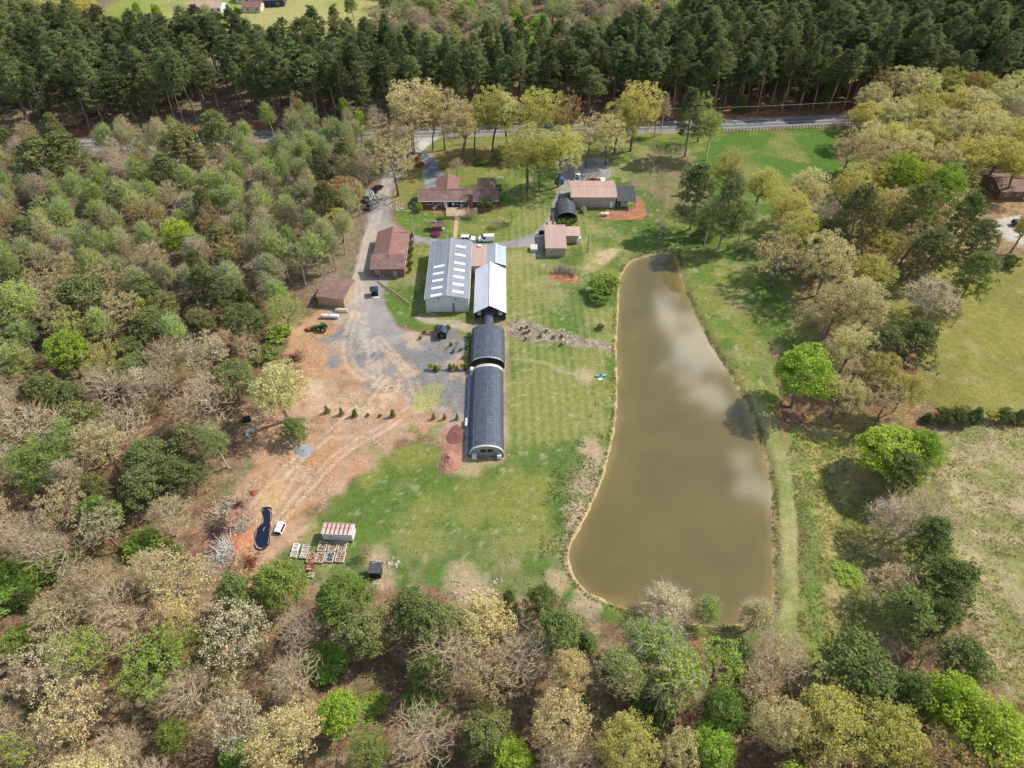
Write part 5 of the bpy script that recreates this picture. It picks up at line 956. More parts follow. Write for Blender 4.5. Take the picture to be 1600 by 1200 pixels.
door(I_, 8.2, 0, 1.0, 2.1, 'white'); door(I_, 10.2, 0, 1.9, 2.1, 'glass'); door(I_, 7.4, 13.4, 2.5, 2.2, 'white', 'n', 'garage_door'); door(I_, 10.0, 13.4, 2.5, 2.2, 'white', 'n', 'garage_door')
MB().box(-.45, 25.0, -.72, -.58, EHh - .32, EHh - .18).build('gutter', M_['white'], I_)
for p_ in ((3.5, 5.2), (13.5, 4.6), (18, 2.6)): MB().tube([(p_[0], p_[1], 3.4), (p_[0], p_[1], 4.75)], .09, 6).build('vent_pipe', M_['conc'], I_)
dk = MB().box(8.6, 15.6, -6.3, -1.05, .75, .9)
dk.build('deck_floor', M_['wood'], I_); mb = MB()
for (a, b, c, d) in ((8.6, 8.7, -6.3, -1.1), (15.5, 15.6, -6.3, -1.1), (8.7, 11.2, -6.3, -6.2), (13.0, 15.5, -6.3, -6.2)): mb.box(a, b, c, d, 1.55, 1.68); mb.box(a, b, c, d, 1.15, 1.2)
mb.build('deck_rail', M_['paleWood'], I_); pmh = MB().box(-.07, .07, -.07, .07, 0, 1.7).mesh('deck_post', M_['paleWood'])
for p_ in [(8.65, y_) for y_ in (-6.25, -4.5, -2.8, -1.2)] + [(15.55, y_) for y_ in (-6.25, -4.5, -2.8, -1.2)] + [(11.2, -6.25), (13.0, -6.25)]: link('deck_post', pmh, I_, (p_[0], p_[1], 0))
mb = MB()
for i in range(4): mb.box(11.3, 12.9, -6.7 - i * .32, -6.36 - i * .32, .0, .7 - i * .17)
mb.build('deck_steps', M_['wood'], I_); mb = MB(); mb.box(8.5, 15.7, -6.36, -6.31, .1, .74); mb.build('deck_skirt', M_['paleWood'], I_)
tag(MB().box(17.3, 18.3, -2.2, -1.4, 0, .9).build('air_conditioner', M_['white'], loc=(-29.3, 200.6, 0)), 'white air-conditioning unit beside the chimney', 'air conditioner')
fx, fy = at(667, 297, 2.2)
u_ = empty('patio_umbrella', (fx, fy, 0), 0, 'white patio umbrella by the garage wall', 'umbrella'); mb = MB()
for i in range(8):
    a, b = 2 * math.pi * i / 8, 2 * math.pi * (i + 1) / 8; mb.face([(1.3 * math.cos(a), 1.3 * math.sin(a), 2.1), (1.3 * math.cos(b), 1.3 * math.sin(b), 2.1), (0, 0, 2.6)])
mb.build('canopy', M_['white'], u_); MB().tube([(0, 0, 0), (0, 0, 2.55)], .04, 6).build('pole', M_['steel'], u_)
ch = None
for (px_, py_, r_) in ((678, 324, .4), (681, 325.5, -.3), (708, 322, .2), (722, 324, 1.2)):
    x_, y_ = at(px_, py_, .9 if py_ < 325 else 0); zb_ = .9 if px_ > 700 else 0
    if ch is None:
        ch = empty('patio_chair', (0, 0, 0), 0, '', 'chair'); MB().box(-.28, .28, -.28, .28, .38, .44).build('seat', M_['white'], ch); MB().box(-.28, .28, .24, .3, .44, .95).build('backrest', M_['white'], ch); lm_ = MB().box(-.03, .03, -.03, .03, 0, .38).mesh('leg', M_['white'])
        for a_ in ((-.24, -.24), (.24, -.24), (.24, .24), (-.24, .24)): link('leg', lm_, ch, (*a_, 0))
        o = ch
    else: o = copy_tree(ch)
    o.location = (x_, y_, zb_); o.rotation_euler.z = r_; o['group'] = 'white chairs at the brown house'; o['label'] = 'white patio chair on the wooden deck' if zb_ else 'white patio chair under the eave left of the deck'
# path of pavers to the drive, each a slab
pth = empty('paver_path', (at(712, 341)[0], 181.0, 0), .006, 'straight tan paver path from the deck steps to the drive', 'path'); Lp = at(712, 344)[1] - 181.0 - 0; n = 14; sm = MB().box(-.62, .62, 0, Lp / n - .06, 0, .07).mesh('paver', M_['path'])
ymin = at(712, 372)[1]; Lp = at(712, 343)[1] - ymin; pth.location = (at(712, 360)[0], ymin, 0); sm = MB().box(-.62, .62, 0, Lp / n - .08, .0, .07).mesh('paver', M_['path'])
for i in range(n): link('paver', sm, pth, (0, i * Lp / n, .01))
# J: round stone garden with low white edging
gx_, gy_ = at(632, 322)
J_ = empty('stone_garden', (gx_, gy_, 0), 0, 'circular rock garden with low pale edging left of the house', 'rock garden'); rg = np.random.default_rng(5)
stm = [bpy.data.meshes.new('rock') for _ in range(4)]
for q_, me in enumerate(stm):
    bm = bmesh.new(); bmesh.ops.create_icosphere(bm, subdivisions=1, radius=1)
    for v_ in bm.verts: v_.co *= rg.uniform(.7, 1.15); v_.co.z *= .6
    bm.to_mesh(me); bm.free(); me.materials.append(M_['stone'] if q_ < 3 else M_['palestone'])
def rocks(root, pts, name='rock', lo=.2, hi=.5, z=.05):
    for x_, y_ in pts:
        o = link(name, stm[rg.integers(0, 4)], root, (x_, y_, z)); s_ = rg.uniform(lo, hi); o.scale = (s_, s_ * rg.uniform(.7, 1.3), s_); o.rotation_euler.z = rg.uniform(0, 6)
rocks(J_, [(4.6 * math.cos(a) * rg.uniform(.95, 1.05), 2.9 * math.sin(a)) for a in np.linspace(0, 6.1, 34)], lo=.22, hi=.42); rocks(J_, [(rg.uniform(-3.4, 3.4), rg.uniform(-1.8, 1.8)) for _ in range(22)], lo=.25, hi=.6)
mb = MB()
for a0 in np.linspace(.3, 2.9, 9): mb.tube([(5.2 * math.cos(a0), 3.4 * math.sin(a0), .9), (5.2 * math.cos(a0 + .3), 3.4 * math.sin(a0 + .3), .9)], .05, 4); mb.box(5.2 * math.cos(a0) - .05, 5.2 * math.cos(a0) + .05, 3.4 * math.sin(a0) - .05, 3.4 * math.sin(a0) + .05, 0, 1.0)
mb.build('picket_rail', M_['palepole'], J_)
# K: well house
kx, ky = at(683, 361); K_ = empty('well_house', (kx - 1.9, ky - .2, 0), 0, 'tiny brown-roofed well house on the lawn above the grey shop', 'shed')
MB().box(.5, 3.3, .4, 2.0, 0, 1.7).build('wall', M_['brick'], K_); gable_roof(K_, 3.9, 2.6, 1.7, 2.5, M_['brownroof2'], 'x', oh=.15); MB().box(1.4, 1.7, 1.0, 1.3, 2.3, 2.9).build('cupola', M_['white'], K_); MB().box(3.6, 4.1, .3, .8, 0, .8).build('planter', M_['white'], K_)
rk = empty('edging_ring', (kx, ky - .5, 0), 0, 'ring of pale edging stones round the well house', 'stone edging'); rocks(rk, [(3.4 * math.cos(a), 1.9 * math.sin(a)) for a in np.linspace(0, 6.2, 30)], lo=.12, hi=.2)
# L: long barn
L_b = bld('long_barn', 19.0, 200.9, -.01, 'long beige barn with a tan metal roof and a dark lean-to', 'barn')
W, Lh = 13.7, 9.6; gable_body(L_b, W, Lh, 3.8, 4.6, M_['tan2'], 'x'); gable_roof(L_b, W, Lh, 3.8, 4.6, M_['tanroof'], 'x', oh=.45, seams=1.15)
for x_ in (3.6, 6.9, 10.2):
    for d_ in (-.45, .45): window(L_b, x_ + d_, 0, 2.3, .62, 1.0)
door(L_b, 12.6, 0, .95, 2.1, 'white'); door(L_b, 0, 5, 3.2, 3.0, 'whitewall', 'w', 'roller_door'); MB().box(W - .12, W + .02, -.1, -.005, 0, 3.7).build('corner_trim', M_['white'], L_b)
mb = MB(); slope(mb, (W + .5, -.6, 2.7), (W + 6.6, -.9, 2.6), (W + 6.6, 8.2, 3.2), (W + .5, 8.6, 3.3)); mb.build('lean_to_roof', M_['slate'], L_b); mb = MB()
for i in range(7): mb.box(W + .7 + i * .93, W + .76 + i * .93, -.7, 8.2, 3.3, 3.34) if False else slope(mb, (W + .7 + i * .93, -.7, 2.76), (W + .78 + i * .93, -.7, 2.76), (W + .78 + i * .93, 8.2, 3.30), (W + .7 + i * .93, 8.2, 3.30), .05)
mb.build('roof_rib', M_['navy'], L_b); MB().box(W + .4, W + 6.3, 6.8, 7.0, 0, 2.9).build('back_wall', M_['slate'], L_b)
for x_ in (W + .8, W + 3.5, W + 6.2): MB().box(x_, x_ + .16, -.4, -.24, 0, 2.65).build('post', M_['wood'], L_b)
tag(MB().box(1.2, 3.4, 2, 4, 0, 1.1).box(1.3, 2.2, 2.2, 3.6, 1.1, 1.6).build('crate_stack', M_['palepole'], loc=(33.5, 199.5, 0)), 'pale crates stacked under the dark lean-to of the barn', 'crates')
# M: small black hoop house with green plants
Mm, a1, a2 = hoophouse('hoop_house', 14.0, 192.4, 6.2, 8.6, 3.3, 8, 'small black hoop house on the drive with green plants at its open end', rib='slate')
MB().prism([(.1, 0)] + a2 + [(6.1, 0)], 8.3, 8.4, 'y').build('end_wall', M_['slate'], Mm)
MB().box(-2.9, -.2, -2.4, -.2, 0, .5).build('bench', M_['wood'], Mm); MB().box(-1.2, -1.1, -2.4, 4, 0, 1.0).build('side_fence', M_['wood'], Mm)
for i in range(9):
    tcx, tcy = 14.6 + (i % 5) * 1.25, 191.9 - (i // 5) * 1.3; put_tree('greenshrub' if i % 2 else 'shrub', tcx, tcy, 1.7, 1.4, 'potted green plant crowding the open end of the small hoop house', 'potted plants at the small hoop house')
# N: tan shed right of the loop
N_ = bld('garden_shed', 9.9, 173.8, -.012, 'pinkish tan-roofed shed with a small side wing beside the loop drive')
MB().box(0, 5.6, 0, 11.4, -.05, 2.9).build('wall', M_['tan2'], N_); MB().box(5.61, 10.0, 7.0, 10.9, -.05, 2.5).build('wing_wall', M_['tan2'], N_)
mb = MB(); slope(mb, (-.3, -.35, 3.05), (5.95, -.35, 3.05), (5.95, 11.75, 3.35), (-.3, 11.75, 3.35)); mb.build('roof', M_['tanroof'], N_); mb = MB(); slope(mb, (5.97, 6.7, 2.75), (10.3, 6.7, 2.7), (10.3, 11.4, 2.95), (5.97, 11.4, 3.0)); mb.build('wing_roof', M_['tanroof'], N_)
mb = MB()
for i in range(8): slope(mb, (.1 + i * .8, -.34, 3.1), (.15 + i * .8, -.34, 3.1), (.15 + i * .8, 11.7, 3.40), (.1 + i * .8, 11.7, 3.40), .04)
mb.build('roof_rib', M_['tanroof'], N_); window(N_, 1.5, 0, 1.6, 1.0, .9); door(N_, 3.6, 0, 1.0, 2.1, 'tan2'); door(N_, 0, 6, 2.6, 2.3, 'whitewall', 'w', 'roller_door')
tag(MB().box(0, 1.1, 0, 1.6, 0, 1.9).build('storage_cabinet', M_['white'], loc=(at(901, 381)[0], at(901, 381)[1], 0)), 'white upright cabinet at the shed side wing', 'cabinet')
tag(MB().box(0, 2.0, 0, 2.5, 0, .95).box(-.06, 2.06, -.06, 2.56, .95, 1.05).build('chest_box', M_['palepole'], loc=(at(829, 394)[0], at(829, 394)[1], 0)), 'pale square lidded box left of the tan-roofed shed', 'box')
for i in range(4): tag(MB().tube([(0, 0, 0), (0, 0, 1.1)], [.28, .34], 8).build('rubbish_bin', M_['black'], loc=(at(843.5 + i * 2.4, 366)[0], at(844, 366)[1] + (i % 2) * .4, 0)), 'black plastic bin in the row at the shed corner', 'bin', 'black bins at the shed corner')
# O: heap of red clay topped with brushwood
def heap(name, x, y, rx, ry, h, m, label, cat, seed=1, parent=None):
    n, k2_ = 10, 22; rg_ = np.random.default_rng(seed); mb = MB(); rows = []
    for i in range(n + 1):
        f = i / n; row = []
        for j in range(k2_):
            a = 2 * math.pi * j / k2_; q = f * (1 + .12 * math.sin(3 * a + seed) + rg_.normal(0, .03)); row.append((x + rx * q * math.cos(a), y + ry * q * math.sin(a), max(-.03, h * (1 - f) ** 1.15 * (1 + rg_.normal(0, .06))) if i < n else -.06))
        rows.append(row)
    for i in range(n):
        for j in range(k2_): mb.face([rows[i][j], rows[i + 1][j], rows[i + 1][(j + 1) % k2_], rows[i][(j + 1) % k2_]])
    o = mb.build(name, m, parent)
    return tag(o, label, cat) if label else o
hx, hy = at(882, 431)
O_ = empty('clay_mound', (hx, hy, 0), 0, 'red clay mound capped with grey brushwood on the lawn', 'mound'); heap('clay', 0, -.2, 4.2, 3.2, 1.2, M_['clayred'], None, None, 4, O_); mb = MB(); rg = np.random.default_rng(9)
for i in range(150):
    a = rg.uniform(0, 1); x0 = -3.2 + a * 6.0; y0 = 1.2 - a * 1.6 + rg.normal(0, .55); p0 = np.array([x0, y0 - .9, .5]); p1 = np.array([x0 + .7 + rg.normal(0, .3), y0 + 1.2, 1.9 + rg.normal(0, .15)]); mb.tube([p0, (p0 + p1) / 2 + [0, 0, .25], p1], .06, 3, False)
mb.build('brushwood', M_['thatch'], O_)
# other heaps
heap('mulch_heap', *at(703, 722), 2.6, 3.4, 1.7, M_['mulch'], 'smooth reddish cone of mulch west of the long hoop house', 'mulch heap', 2)
heap('mulch_heap', *at(712, 680), 2.2, 3.0, .5, mat('dark_mulch', (.20, .085, .075), .95, 0, .3, 2), 'low dark maroon mulch heap above the reddish cone', 'mulch heap', 3)
heap('gravel_heap', *at(476, 705), 1.8, 1.7, .35, M_['gravelgrey'], 'round patch of heaped blue-grey gravel on the clay', 'gravel heap', 6)
# P: white trailer with rusty roof
px0, py0 = at(506, 845); P_ = empty('storage_trailer', (px0, py0, 0), -.055, 'white box trailer with a rust-streaked roof above the benches', 'trailer')
MB().box(0, 5.9, 0, 2.4, .35, 2.5).build('body', M_['white'], P_)
mp_ = MB().box(0, .55, -.06, 2.46, 0, .08).mesh('roof_panel', M_['rust']); mp2 = MB().box(0, .30, -.05, 2.45, 0, .05).mesh('roof_panel', M_['rustdark'])
for i in range(7): link('roof_panel', mp_, P_, (.02 + i * .86, 0, 2.5)); (link('roof_panel', mp2, P_, (.57 + i * .86, 0, 2.5)) if i < 6 else None)
MB().box(-.06, 5.96, -.12, -.065, 2.42, 2.6).box(-.06, 5.96, 2.465, 2.53, 2.42, 2.6).box(-.13, -.065, -.12, 2.53, 2.42, 2.6).box(5.965, 6.03, -.12, 2.53, 2.42, 2.6).build('roof_rail', M_['palepole'], P_)
door(P_, 3.9, 0, .9, 1.9, 'white').location.z = .4; window(P_, 1.7, 0, 1.6, .9, .5)
wm_ = MB().tube([(0, -.12, .33), (0, .12, .33)], .33, 12).mesh('wheel', M_['black'])
for x_ in (2.3, 3.1):
    for y_ in (.25, 2.15): link('wheel', wm_, P_, (x_, y_, 0))
# Q: white truck cap on the clay
qx, qy = at(428, 834); Q_ = empty('truck_cap', (qx, qy, 0), -.16, 'white pickup cap lying on the ground beside the dark pool', 'truck cap')
MB().prism([(0, 0), (1.6, 0), (1.6, .35), (1.4, .95), (.2, .95), (0, .35)], 0, 2.4, 'y').build('shell', M_['white'], Q_); MB().box(.15, 1.45, -.02, -.003, .06, .8).build('rear_window', M_['dark'], Q_)
mb = MB(); mb.face([(1.615, .2, .38), (1.615, 2.2, .38), (1.43, 2.2, .9), (1.43, .2, .9)]); mb.build('side_window', M_['glass'], Q_)
# S: small black shed
sx, sy = at(579, 903); S_ = empty('black_shed', (sx, sy, 0), -.03, 'small black shed with a slate-grey roof at the wood edge', 'shed')
MB().box(0, 2.0, 0, 1.9, -.05, 2.0).build('wall', M_['black'], S_); mb = MB(); slope(mb, (-.25, -.2, 2.1), (2.25, -.2, 2.1), (2.25, 2.1, 2.4), (-.25, 2.1, 2.4)); mb.build('roof', M_['slate'], S_); door(S_, 1.0, 0, .8, 1.7, 'black')
tag(MB().obox((0, 0, .04), (.9, .06, .04), .3).obox((.4, .1, .1), (.5, .08, .04), -.4).build('loose_boards', M_['paleWood'], loc=(sx + 1.2, sy + 1.9, 2.38)), 'pale boards dropped on the roof of the black shed', 'boards')
# T: dark lined pool
lin = smooth_poly(poly([(412,795),(422,795),(423,812),(421,830),(419,850),(412,857),(402,855),(399,845),(402,825),(411,818),(412,808),(409,800)]), 2); mb = MB(); mb.face([(x_, y_, .03) for x_, y_ in lin]); ctr = lin.mean(0); lin = lin + np.stack([fbm(lin[:, 0], lin[:, 1], .9, 77, 2) - .5, fbm(lin[:, 0], lin[:, 1], .9, 78, 2) - .5], 1) * .9
for i in range(len(lin)):
    a, b = lin[i], lin[(i + 1) % len(lin)]; a2_, b2_ = ctr + (a - ctr) * 1.09, ctr + (b - ctr) * 1.09; mb.face([(*a, .03), (*b, .03), (*b2_, .12), (*a2_, .12)]); mb.face([(*a2_, .12), (*b2_, .12), (*b2_, -.05), (*a2_, -.05)])
tag(mb.build('pond_liner', M_['liner']), 'shiny blue-black plastic-lined pool dug in the clay', 'liner pool')
# R: rows of timber benches and beds full of pots
rg = np.random.default_rng(12)
def bench(px, py, w, l, tone, label, fillm='dirtfill'):
    x_, y_ = at(px, py); o = empty('nursery_bench', (x_, y_, 0), -.10 + rg.normal(0, .015), label, 'bench', 'timber benches below the rusty trailer')
    mb = MB(); mb.box(0, .14, 0, l, 0, .5); mb.box(w - .14, w, 0, l, 0, .5); mb.box(.14, w - .14, 0, .12, 0, .45); mb.box(.14, w - .14, l - .12, l, 0, .45); mb.build('frame', M_[tone], o)
    MB().box(.14, w - .14, .12, l - .12, .0, .3).build('fill', M_[fillm], o)
    pm_ = MB().tube([(0, 0, .3), (0, 0, .52)], [.10, .14], 7).mesh('pot', M_['palestone'])
    for i in range(3):
        for j in range(max(2, int(l / .55))):
            if rg.uniform() < .62: link('pot', pm_ if rg.uniform() < .7 else pm_, o, (.35 + i * (w - .7) / 2, .35 + j * .5, 0))
for px_, py_, w_, l_, tn, lab, fm_ in ((495.5,862,1.7,2.1,'palestone','pale timber bed nearest the trailer, left of three','dirtfill'),(512,862,1.6,2.1,'palestone','pale timber bed nearest the trailer, middle of three','dirtfill'),(527,862,1.6,2.1,'palestone','pale timber bed nearest the trailer, right of three','dirtfill'),
    (492,880,1.6,2.2,'palestone','potted bed in the second row, left one','dirtfill'),(507,879,1.6,2.2,'palestone','second-row bed covered with a slate-blue sheet','slate'),(523,879,1.7,2.2,'palestone','potted bed in the second row, right one','dirtfill'),
    (478,880,1.5,2.2,'wood','brown bed left of the potted rows','rustdark'),(477,893,1.4,1.6,'rustdark','rust-red bed full of red pots','rustdark'),(481,903,1.0,1.0,'palestone','small pale bed at the lower end beneath the trees','dirtfill'),(456,862,1.2,1.6,'white','white-framed frame left of the benches, upper','conc'),(453,872,1.3,1.2,'palestone','pale low frame below the white frame','conc'),(471,862,1.3,1.4,'conc','grey concrete frame between the white frame and the beds','conc'),(468,873,1.3,1.5,'palestone','pale frame under the grey concrete one','conc')):
    bench(px_, py_, w_, l_, tn, lab, fm_)
tag(MB().box(0, 3.0, 0, .8, 0, .35).box(.2, 1.2, .1, .6, .35, .6).build('timber_pallet', M_['wood'], loc=(*at(521, 852), 0)), 'orange-brown timber pallets right under the trailer', 'pallets')
# vehicles
def vehicle(name, x, y, rz, paint, label, L=4.6, W=1.85, kind='suv', group=None):
    o = empty(name, (x, y, 0), rz, label, {'van': 'van', 'pickup': 'pickup', 'camper': 'camper'}.get(kind, 'car'), group); h = L / 2; w = W / 2
    prof = {'suv': [(-h, .35), (-h, .95), (-h + .15, 1.05), (-h + .35, 1.68), (h - 2.0, 1.72), (h - 1.15, 1.08), (h - .1, .92), (h, .6), (h, .35)], 'sedan': [(-h, .35), (-h, .85), (-h + .75, .95), (-h + 1.4, 1.42), (h - 2.0, 1.45), (h - 1.2, .98), (h - .1, .8), (h, .55), (h, .35)],
            'van': [(-h, .35), (-h, 1.1), (-h + .05, 1.95), (h - 1.6, 2.0), (h - .8, 1.25), (h - .08, 1.0), (h, .65), (h, .35)], 'pickup': [(-h, .45), (-h, 1.05), (-.55, 1.05), (-.4, 1.78), (h - 2.0, 1.8), (h - 1.35, 1.15), (h - .1, 1.05), (h, .7), (h, .45)], 'camper': [(-h, .45), (-h, 2.4), (-h + .1, 2.6), (h - .9, 2.6), (h - .5, 2.2), (h, 1.1), (h, .45)]}[kind]
    belt = 1.0 if kind != 'sedan' else .88; mb = MB(); n = len(prof); ins = lambda z_: w if z_ <= belt + .15 else w - .22 * min(1, (z_ - belt) / .7)
    Lf = [(a, -ins(b), b) for a, b in prof]; Rt = [(a, ins(b), b) for a, b in prof]
    mb.face(Lf); mb.face(Rt[::-1])
    for i in range(n): j = (i + 1) % n; mb.face([Lf[i], Lf[j], Rt[j], Rt[i]])
    b_ = mb.build('body', M_[paint], o)
    top = max(p[1] for p in prof); ups = [p for p in prof if p[1] > top - .1]; xa, xb = min(p[0] for p in ups), max(p[0] for p in ups); gl_ = MB(); zt, zb = top - .1, belt + .1
    for s in (-1, 1):
        if kind in ('suv', 'sedan'): segs = ((xa + .05, (xa + xb) / 2 - .05), ((xa + xb) / 2 + .05, xb + .2))
        elif kind == 'camper': segs = ((-h + .8, -h + 1.8), (h - 2, h - 1.2))
        else: segs = ((xb - .65, xb + .25),)
        for a, b in segs: gl_.face([(a, s * (ins(zb) + .012), zb), (b + .1, s * (ins(zb) + .012), zb), (b - .12, s * (ins(zt) + .012), zt), (a + .05, s * (ins(zt) + .012), zt)])
    gl_.build('side_window', M_['glass'], o)
    fi = prof.index(ups[-1]); p, q = prof[fi], prof[fi + 1]; wv = lambda t, s, lift=.015: (p[0] + (q[0] - p[0]) * t + lift, s * (ins(p[1] + (q[1] - p[1]) * t) - .12), p[1] + (q[1] - p[1]) * t + lift); mb = MB(); mb.face([wv(.12, -1), wv(.12, 1), wv(.9, 1), wv(.9, -1)]); mb.build('windscreen', M_['glass'], o)
    mb = MB(); r0, r1 = (prof[1], prof[2]) if kind == 'van' else ((prof[2], prof[3]) if kind in ('suv', 'sedan', 'pickup') else (prof[0], prof[1])); t0, t1 = (.45, .9) if kind != 'camper' else (.55, .8)
    rv = lambda t, s: (r0[0] + (r1[0] - r0[0]) * t - .015, s * (w - .3), r0[1] + (r1[1] - r0[1]) * t + .01); mb.face([rv(t0, -1), rv(t1, -1), rv(t1, 1), rv(t0, 1)]); mb.build('rear_window', M_['glass'], o)
    if kind == 'pickup': MB().box(-h + .12, -.65, -w + .12, w - .12, 1.052, 1.06).build('cargo_bed', M_['black'], o)
    ty = MB().tube([(0, -.11, 0), (0, .11, 0)], .33, 14).mesh('tyre', M_['black']); rim = MB().tube([(0, -.12, 0), (0, .12, 0)], .19, 10).mesh('rim', M_['steel'])
    for a in (-h + .85, h - .9):
        for s in (-1, 1):
            wh = link('wheel', ty, o, (a, s * (w - .06), .33)); link('rim', rim, wh)
    lt = MB().box(0, .04, -.16, .16, -.08, .08)
    for s in (-1, 1): link('headlight', lt.mesh('headlight', M_['lamp']), o, (h - .01, s * (w - .3), .72)); link('tail_light', MB().box(-.03, 0, -.1, .1, -.15, .15).mesh('tail_light', M_['tail']), o, (-h + .005, s * (w - .18), .9))
    return o
V_ = vehicle
V_('parked_suv', *at(731, 376), -.03, 'white', 'white station wagon parked on the loop left of the white van', 4.5, 1.85, 'suv')
V_('parked_van', *at(760, 376), math.pi + .03, 'white', 'white delivery van parked at the end of the paver path', 4.8, 1.9, 'van')
V_('parked_car', *at(590, 297), R(60), 'blackpaint', 'black car parked on the drive beside the wood', 4.5, 1.8, 'sedan')
V_('camper', *at(577.5, 311), R(83), 'whitewall', 'dull white box camper parked behind the black car', 4.6, 2.0, 'camper')
V_('utility_trailer', *at(577, 325), R(80), 'silver', 'small open grey trailer behind the white camper', 3.2, 1.6, 'pickup')
V_('parked_car', *at(876, 283), R(92), 'blue', 'blue car nose-in on the gravel left of the barn', 4.6, 1.8, 'suv')
V_('pickup_truck', *at(902, 280), R(82), 'white', 'white pickup parked on the gravel behind the barn', 5.2, 1.9, 'pickup')
V_('parked_car', *at(927, 285), R(175), 'redbrown', 'maroon car half hidden behind the barn roof', 4.3, 1.75, 'sedan')
V_('parked_car', *at(941, 286), R(88), 'white', 'white car parked behind the right end of the barn roof', 4.4, 1.8, 'suv')
V_('parked_suv', *at(1592, 352), R(-8), 'blackpaint', 'dark car with pale roof rails by the right-hand house', 4.7, 1.85, 'suv'); V_('parked_car', *at(1600, 360), R(-5), 'white', 'white car in front of the dark one at the right edge', 4.5, 1.8, 'sedan')
# tractor
tx, ty_ = at(503, 516); T0 = empty('tractor', (tx, ty_, 0), R(175), 'green tractor with yellow wheels on the clay by the shed', 'tractor')
MB().box(.1, 1.8, -.35, .35, .8, 1.45).build('hood', M_['green'], T0); MB().box(-1.1, .1, -.4, .4, .6, 1.1).build('chassis', M_['green'], T0); MB().box(-.8, -.2, -.3, .3, 1.1, 1.6).build('seat', M_['black'], T0)
MB().box(-1.0, .1, -.55, .55, 2.15, 2.25).build('canopy', M_['green'], T0); MB().box(-1.0, -.92, -.5, -.42, 1.1, 2.15).box(-1.0, -.92, .42, .5, 1.1, 2.15).build('roll_bar', M_['black'], T0)
for s in (-1, 1):
    w_ = MB().tube([(-.6, s * .75 - .2, .75), (-.6, s * .75 + .2, .75)], .75, 16).build('rear_wheel', M_['black'], T0); MB().tube([(-.6, s * .75 - .21, .75), (-.6, s * .75 + .21, .75)], .42, 12).build('rim', M_['yellow'], w_)
    w_ = MB().tube([(1.35, s * .6 - .12, .42), (1.35, s * .6 + .12, .42)], .42, 14).build('front_wheel', M_['black'], T0); MB().tube([(1.35, s * .6 - .13, .42), (1.35, s * .6 + .13, .42)], .24, 10).build('rim', M_['yellow'], w_)
    MB().tube([(0, s * .5, 1.2), (1.4, s * .5, 1.1), (2.3, s * .5, .5)], .06, 5).build('loader_arm', M_['green'], T0)
MB().box(2.2, 2.7, -.8, .8, .1, .7).build('bucket', M_['green'], T0)
tag(MB().obox((0, 0, .35), (.7, .5, .35), .3).obox((-.9, .3, .2), (.5, .25, .2), -.4).tube([(-1.4, 0, .2), (.9, 0, .9)], .07, 5).build('tractor_implement', M_['rustdark'], loc=(tx - 3.0, ty_ - .1, 0)), 'rusty farm implement lying left of the green tractor', 'implement')
def tank(name, x, y, rz, L, r, label, m='white', cat='tank'):
    o = empty(name, (x, y, 0), rz, label, cat); q = [(-L / 2, .15), (-L / 2 + .04, .55), (-L / 2 + .2, .85), (-L / 2 + .45, 1), (L / 2 - .45, 1), (L / 2 - .2, .85), (L / 2 - .04, .55), (L / 2, .15)]
    MB().tube([(a, 0, r + .25) for a, _ in q], [b * r for _, b in q], 16).build('shell', M_[m], o, smooth=True); MB().tube([(0, 0, 2 * r + .2), (0, 0, 2 * r + .42)], .14, 8).build('valve_cap', M_['conc'], o)
    for a in (-L * .28, L * .28): MB().box(a - .08, a + .08, -r * .6, r * .6, 0, .4).build('leg', M_['conc'], o)
    return o
tank('gas_tank', *at(516, 497), -.05, 5.0, .5, 'long white cylindrical gas tank beside the tan shed'); tank('gas_tank', *at(729, 663), R(90), 2.5, .42, 'short white cylindrical tank beside the long hoop house'); tank('gas_tank', *at(944, 337), .0, 2.9, .45, 'white cylindrical tank on the red mulch by the barn')
tag(MB().box(-.5, .5, -.6, .6, 0, 1.3).box(-.42, .42, -.5, .5, 1.3, 1.45).build('heater_unit', M_['white'], loc=(*at(738, 582), 0)), 'white box heater at the joint of the two hoop houses', 'heater')
# W: small gazebo and the blue-black hip shed
def hiphut(name, px, py, w, h, rm, wm__, label, cat):
    x_, y_ = at(px, py); o = empty(name, (x_, y_, 0), .2, label, cat)
    for a in (-1, 1):
        for b in (-1, 1): MB().box(a * w * .42 - .07, a * w * .42 + .07, b * w * .42 - .07, b * w * .42 + .07, 0, h).build('post', M_[wm__], o)
    mb = MB(); e = w * .62
    for a, b in (((-e, -e), (e, -e)), ((e, -e), (e, e)), ((e, e), (-e, e)), ((-e, e), (-e, -e))): mb.face([(*a, h), (*b, h), (0, 0, h + w * .35)])
    mb.face([(-e, -e, h), (-e, e, h), (e, e, h), (e, -e, h)]); mb.build('roof', M_[rm], o); MB().box(-w * .4, w * .4, -w * .4, w * .4, .02, h * .55).build('wall', M_[wm__], o); return o
hiphut('gazebo', 586, 460, 1.9, 1.9, 'navy', 'black', 'small dark pyramid-roofed hut beside the yard drive', 'hut'); tag(MB().box(-1.4, 1.0, -.4, .3, 0, .14).build('concrete_slab', M_['palepole'], loc=(*at(588, 465), 0)), 'pale slab in front of the small dark hut', 'slab')
x_, y_ = at(691, 527); W2_ = empty('pump_shed', (x_ - 1.1, y_ - .6, 0), .0, 'blue-black gabled shed on the gravel below the grey shop', 'shed'); gable_body(W2_, 2.2, 2.2, 1.9, 2.6, M_['black']); gable_roof(W2_, 2.2, 2.2, 1.9, 2.6, M_['navy'], oh=.2); door(W2_, 1.1, 0, .8, 1.6, 'slate')
tcrown('shrub', 683, 514, 16, 2.2, 'dark bush left behind the blue-black shed'); tcrown('shrub', 700, 513, 12, 2.0, 'dark bush right behind the blue-black shed')
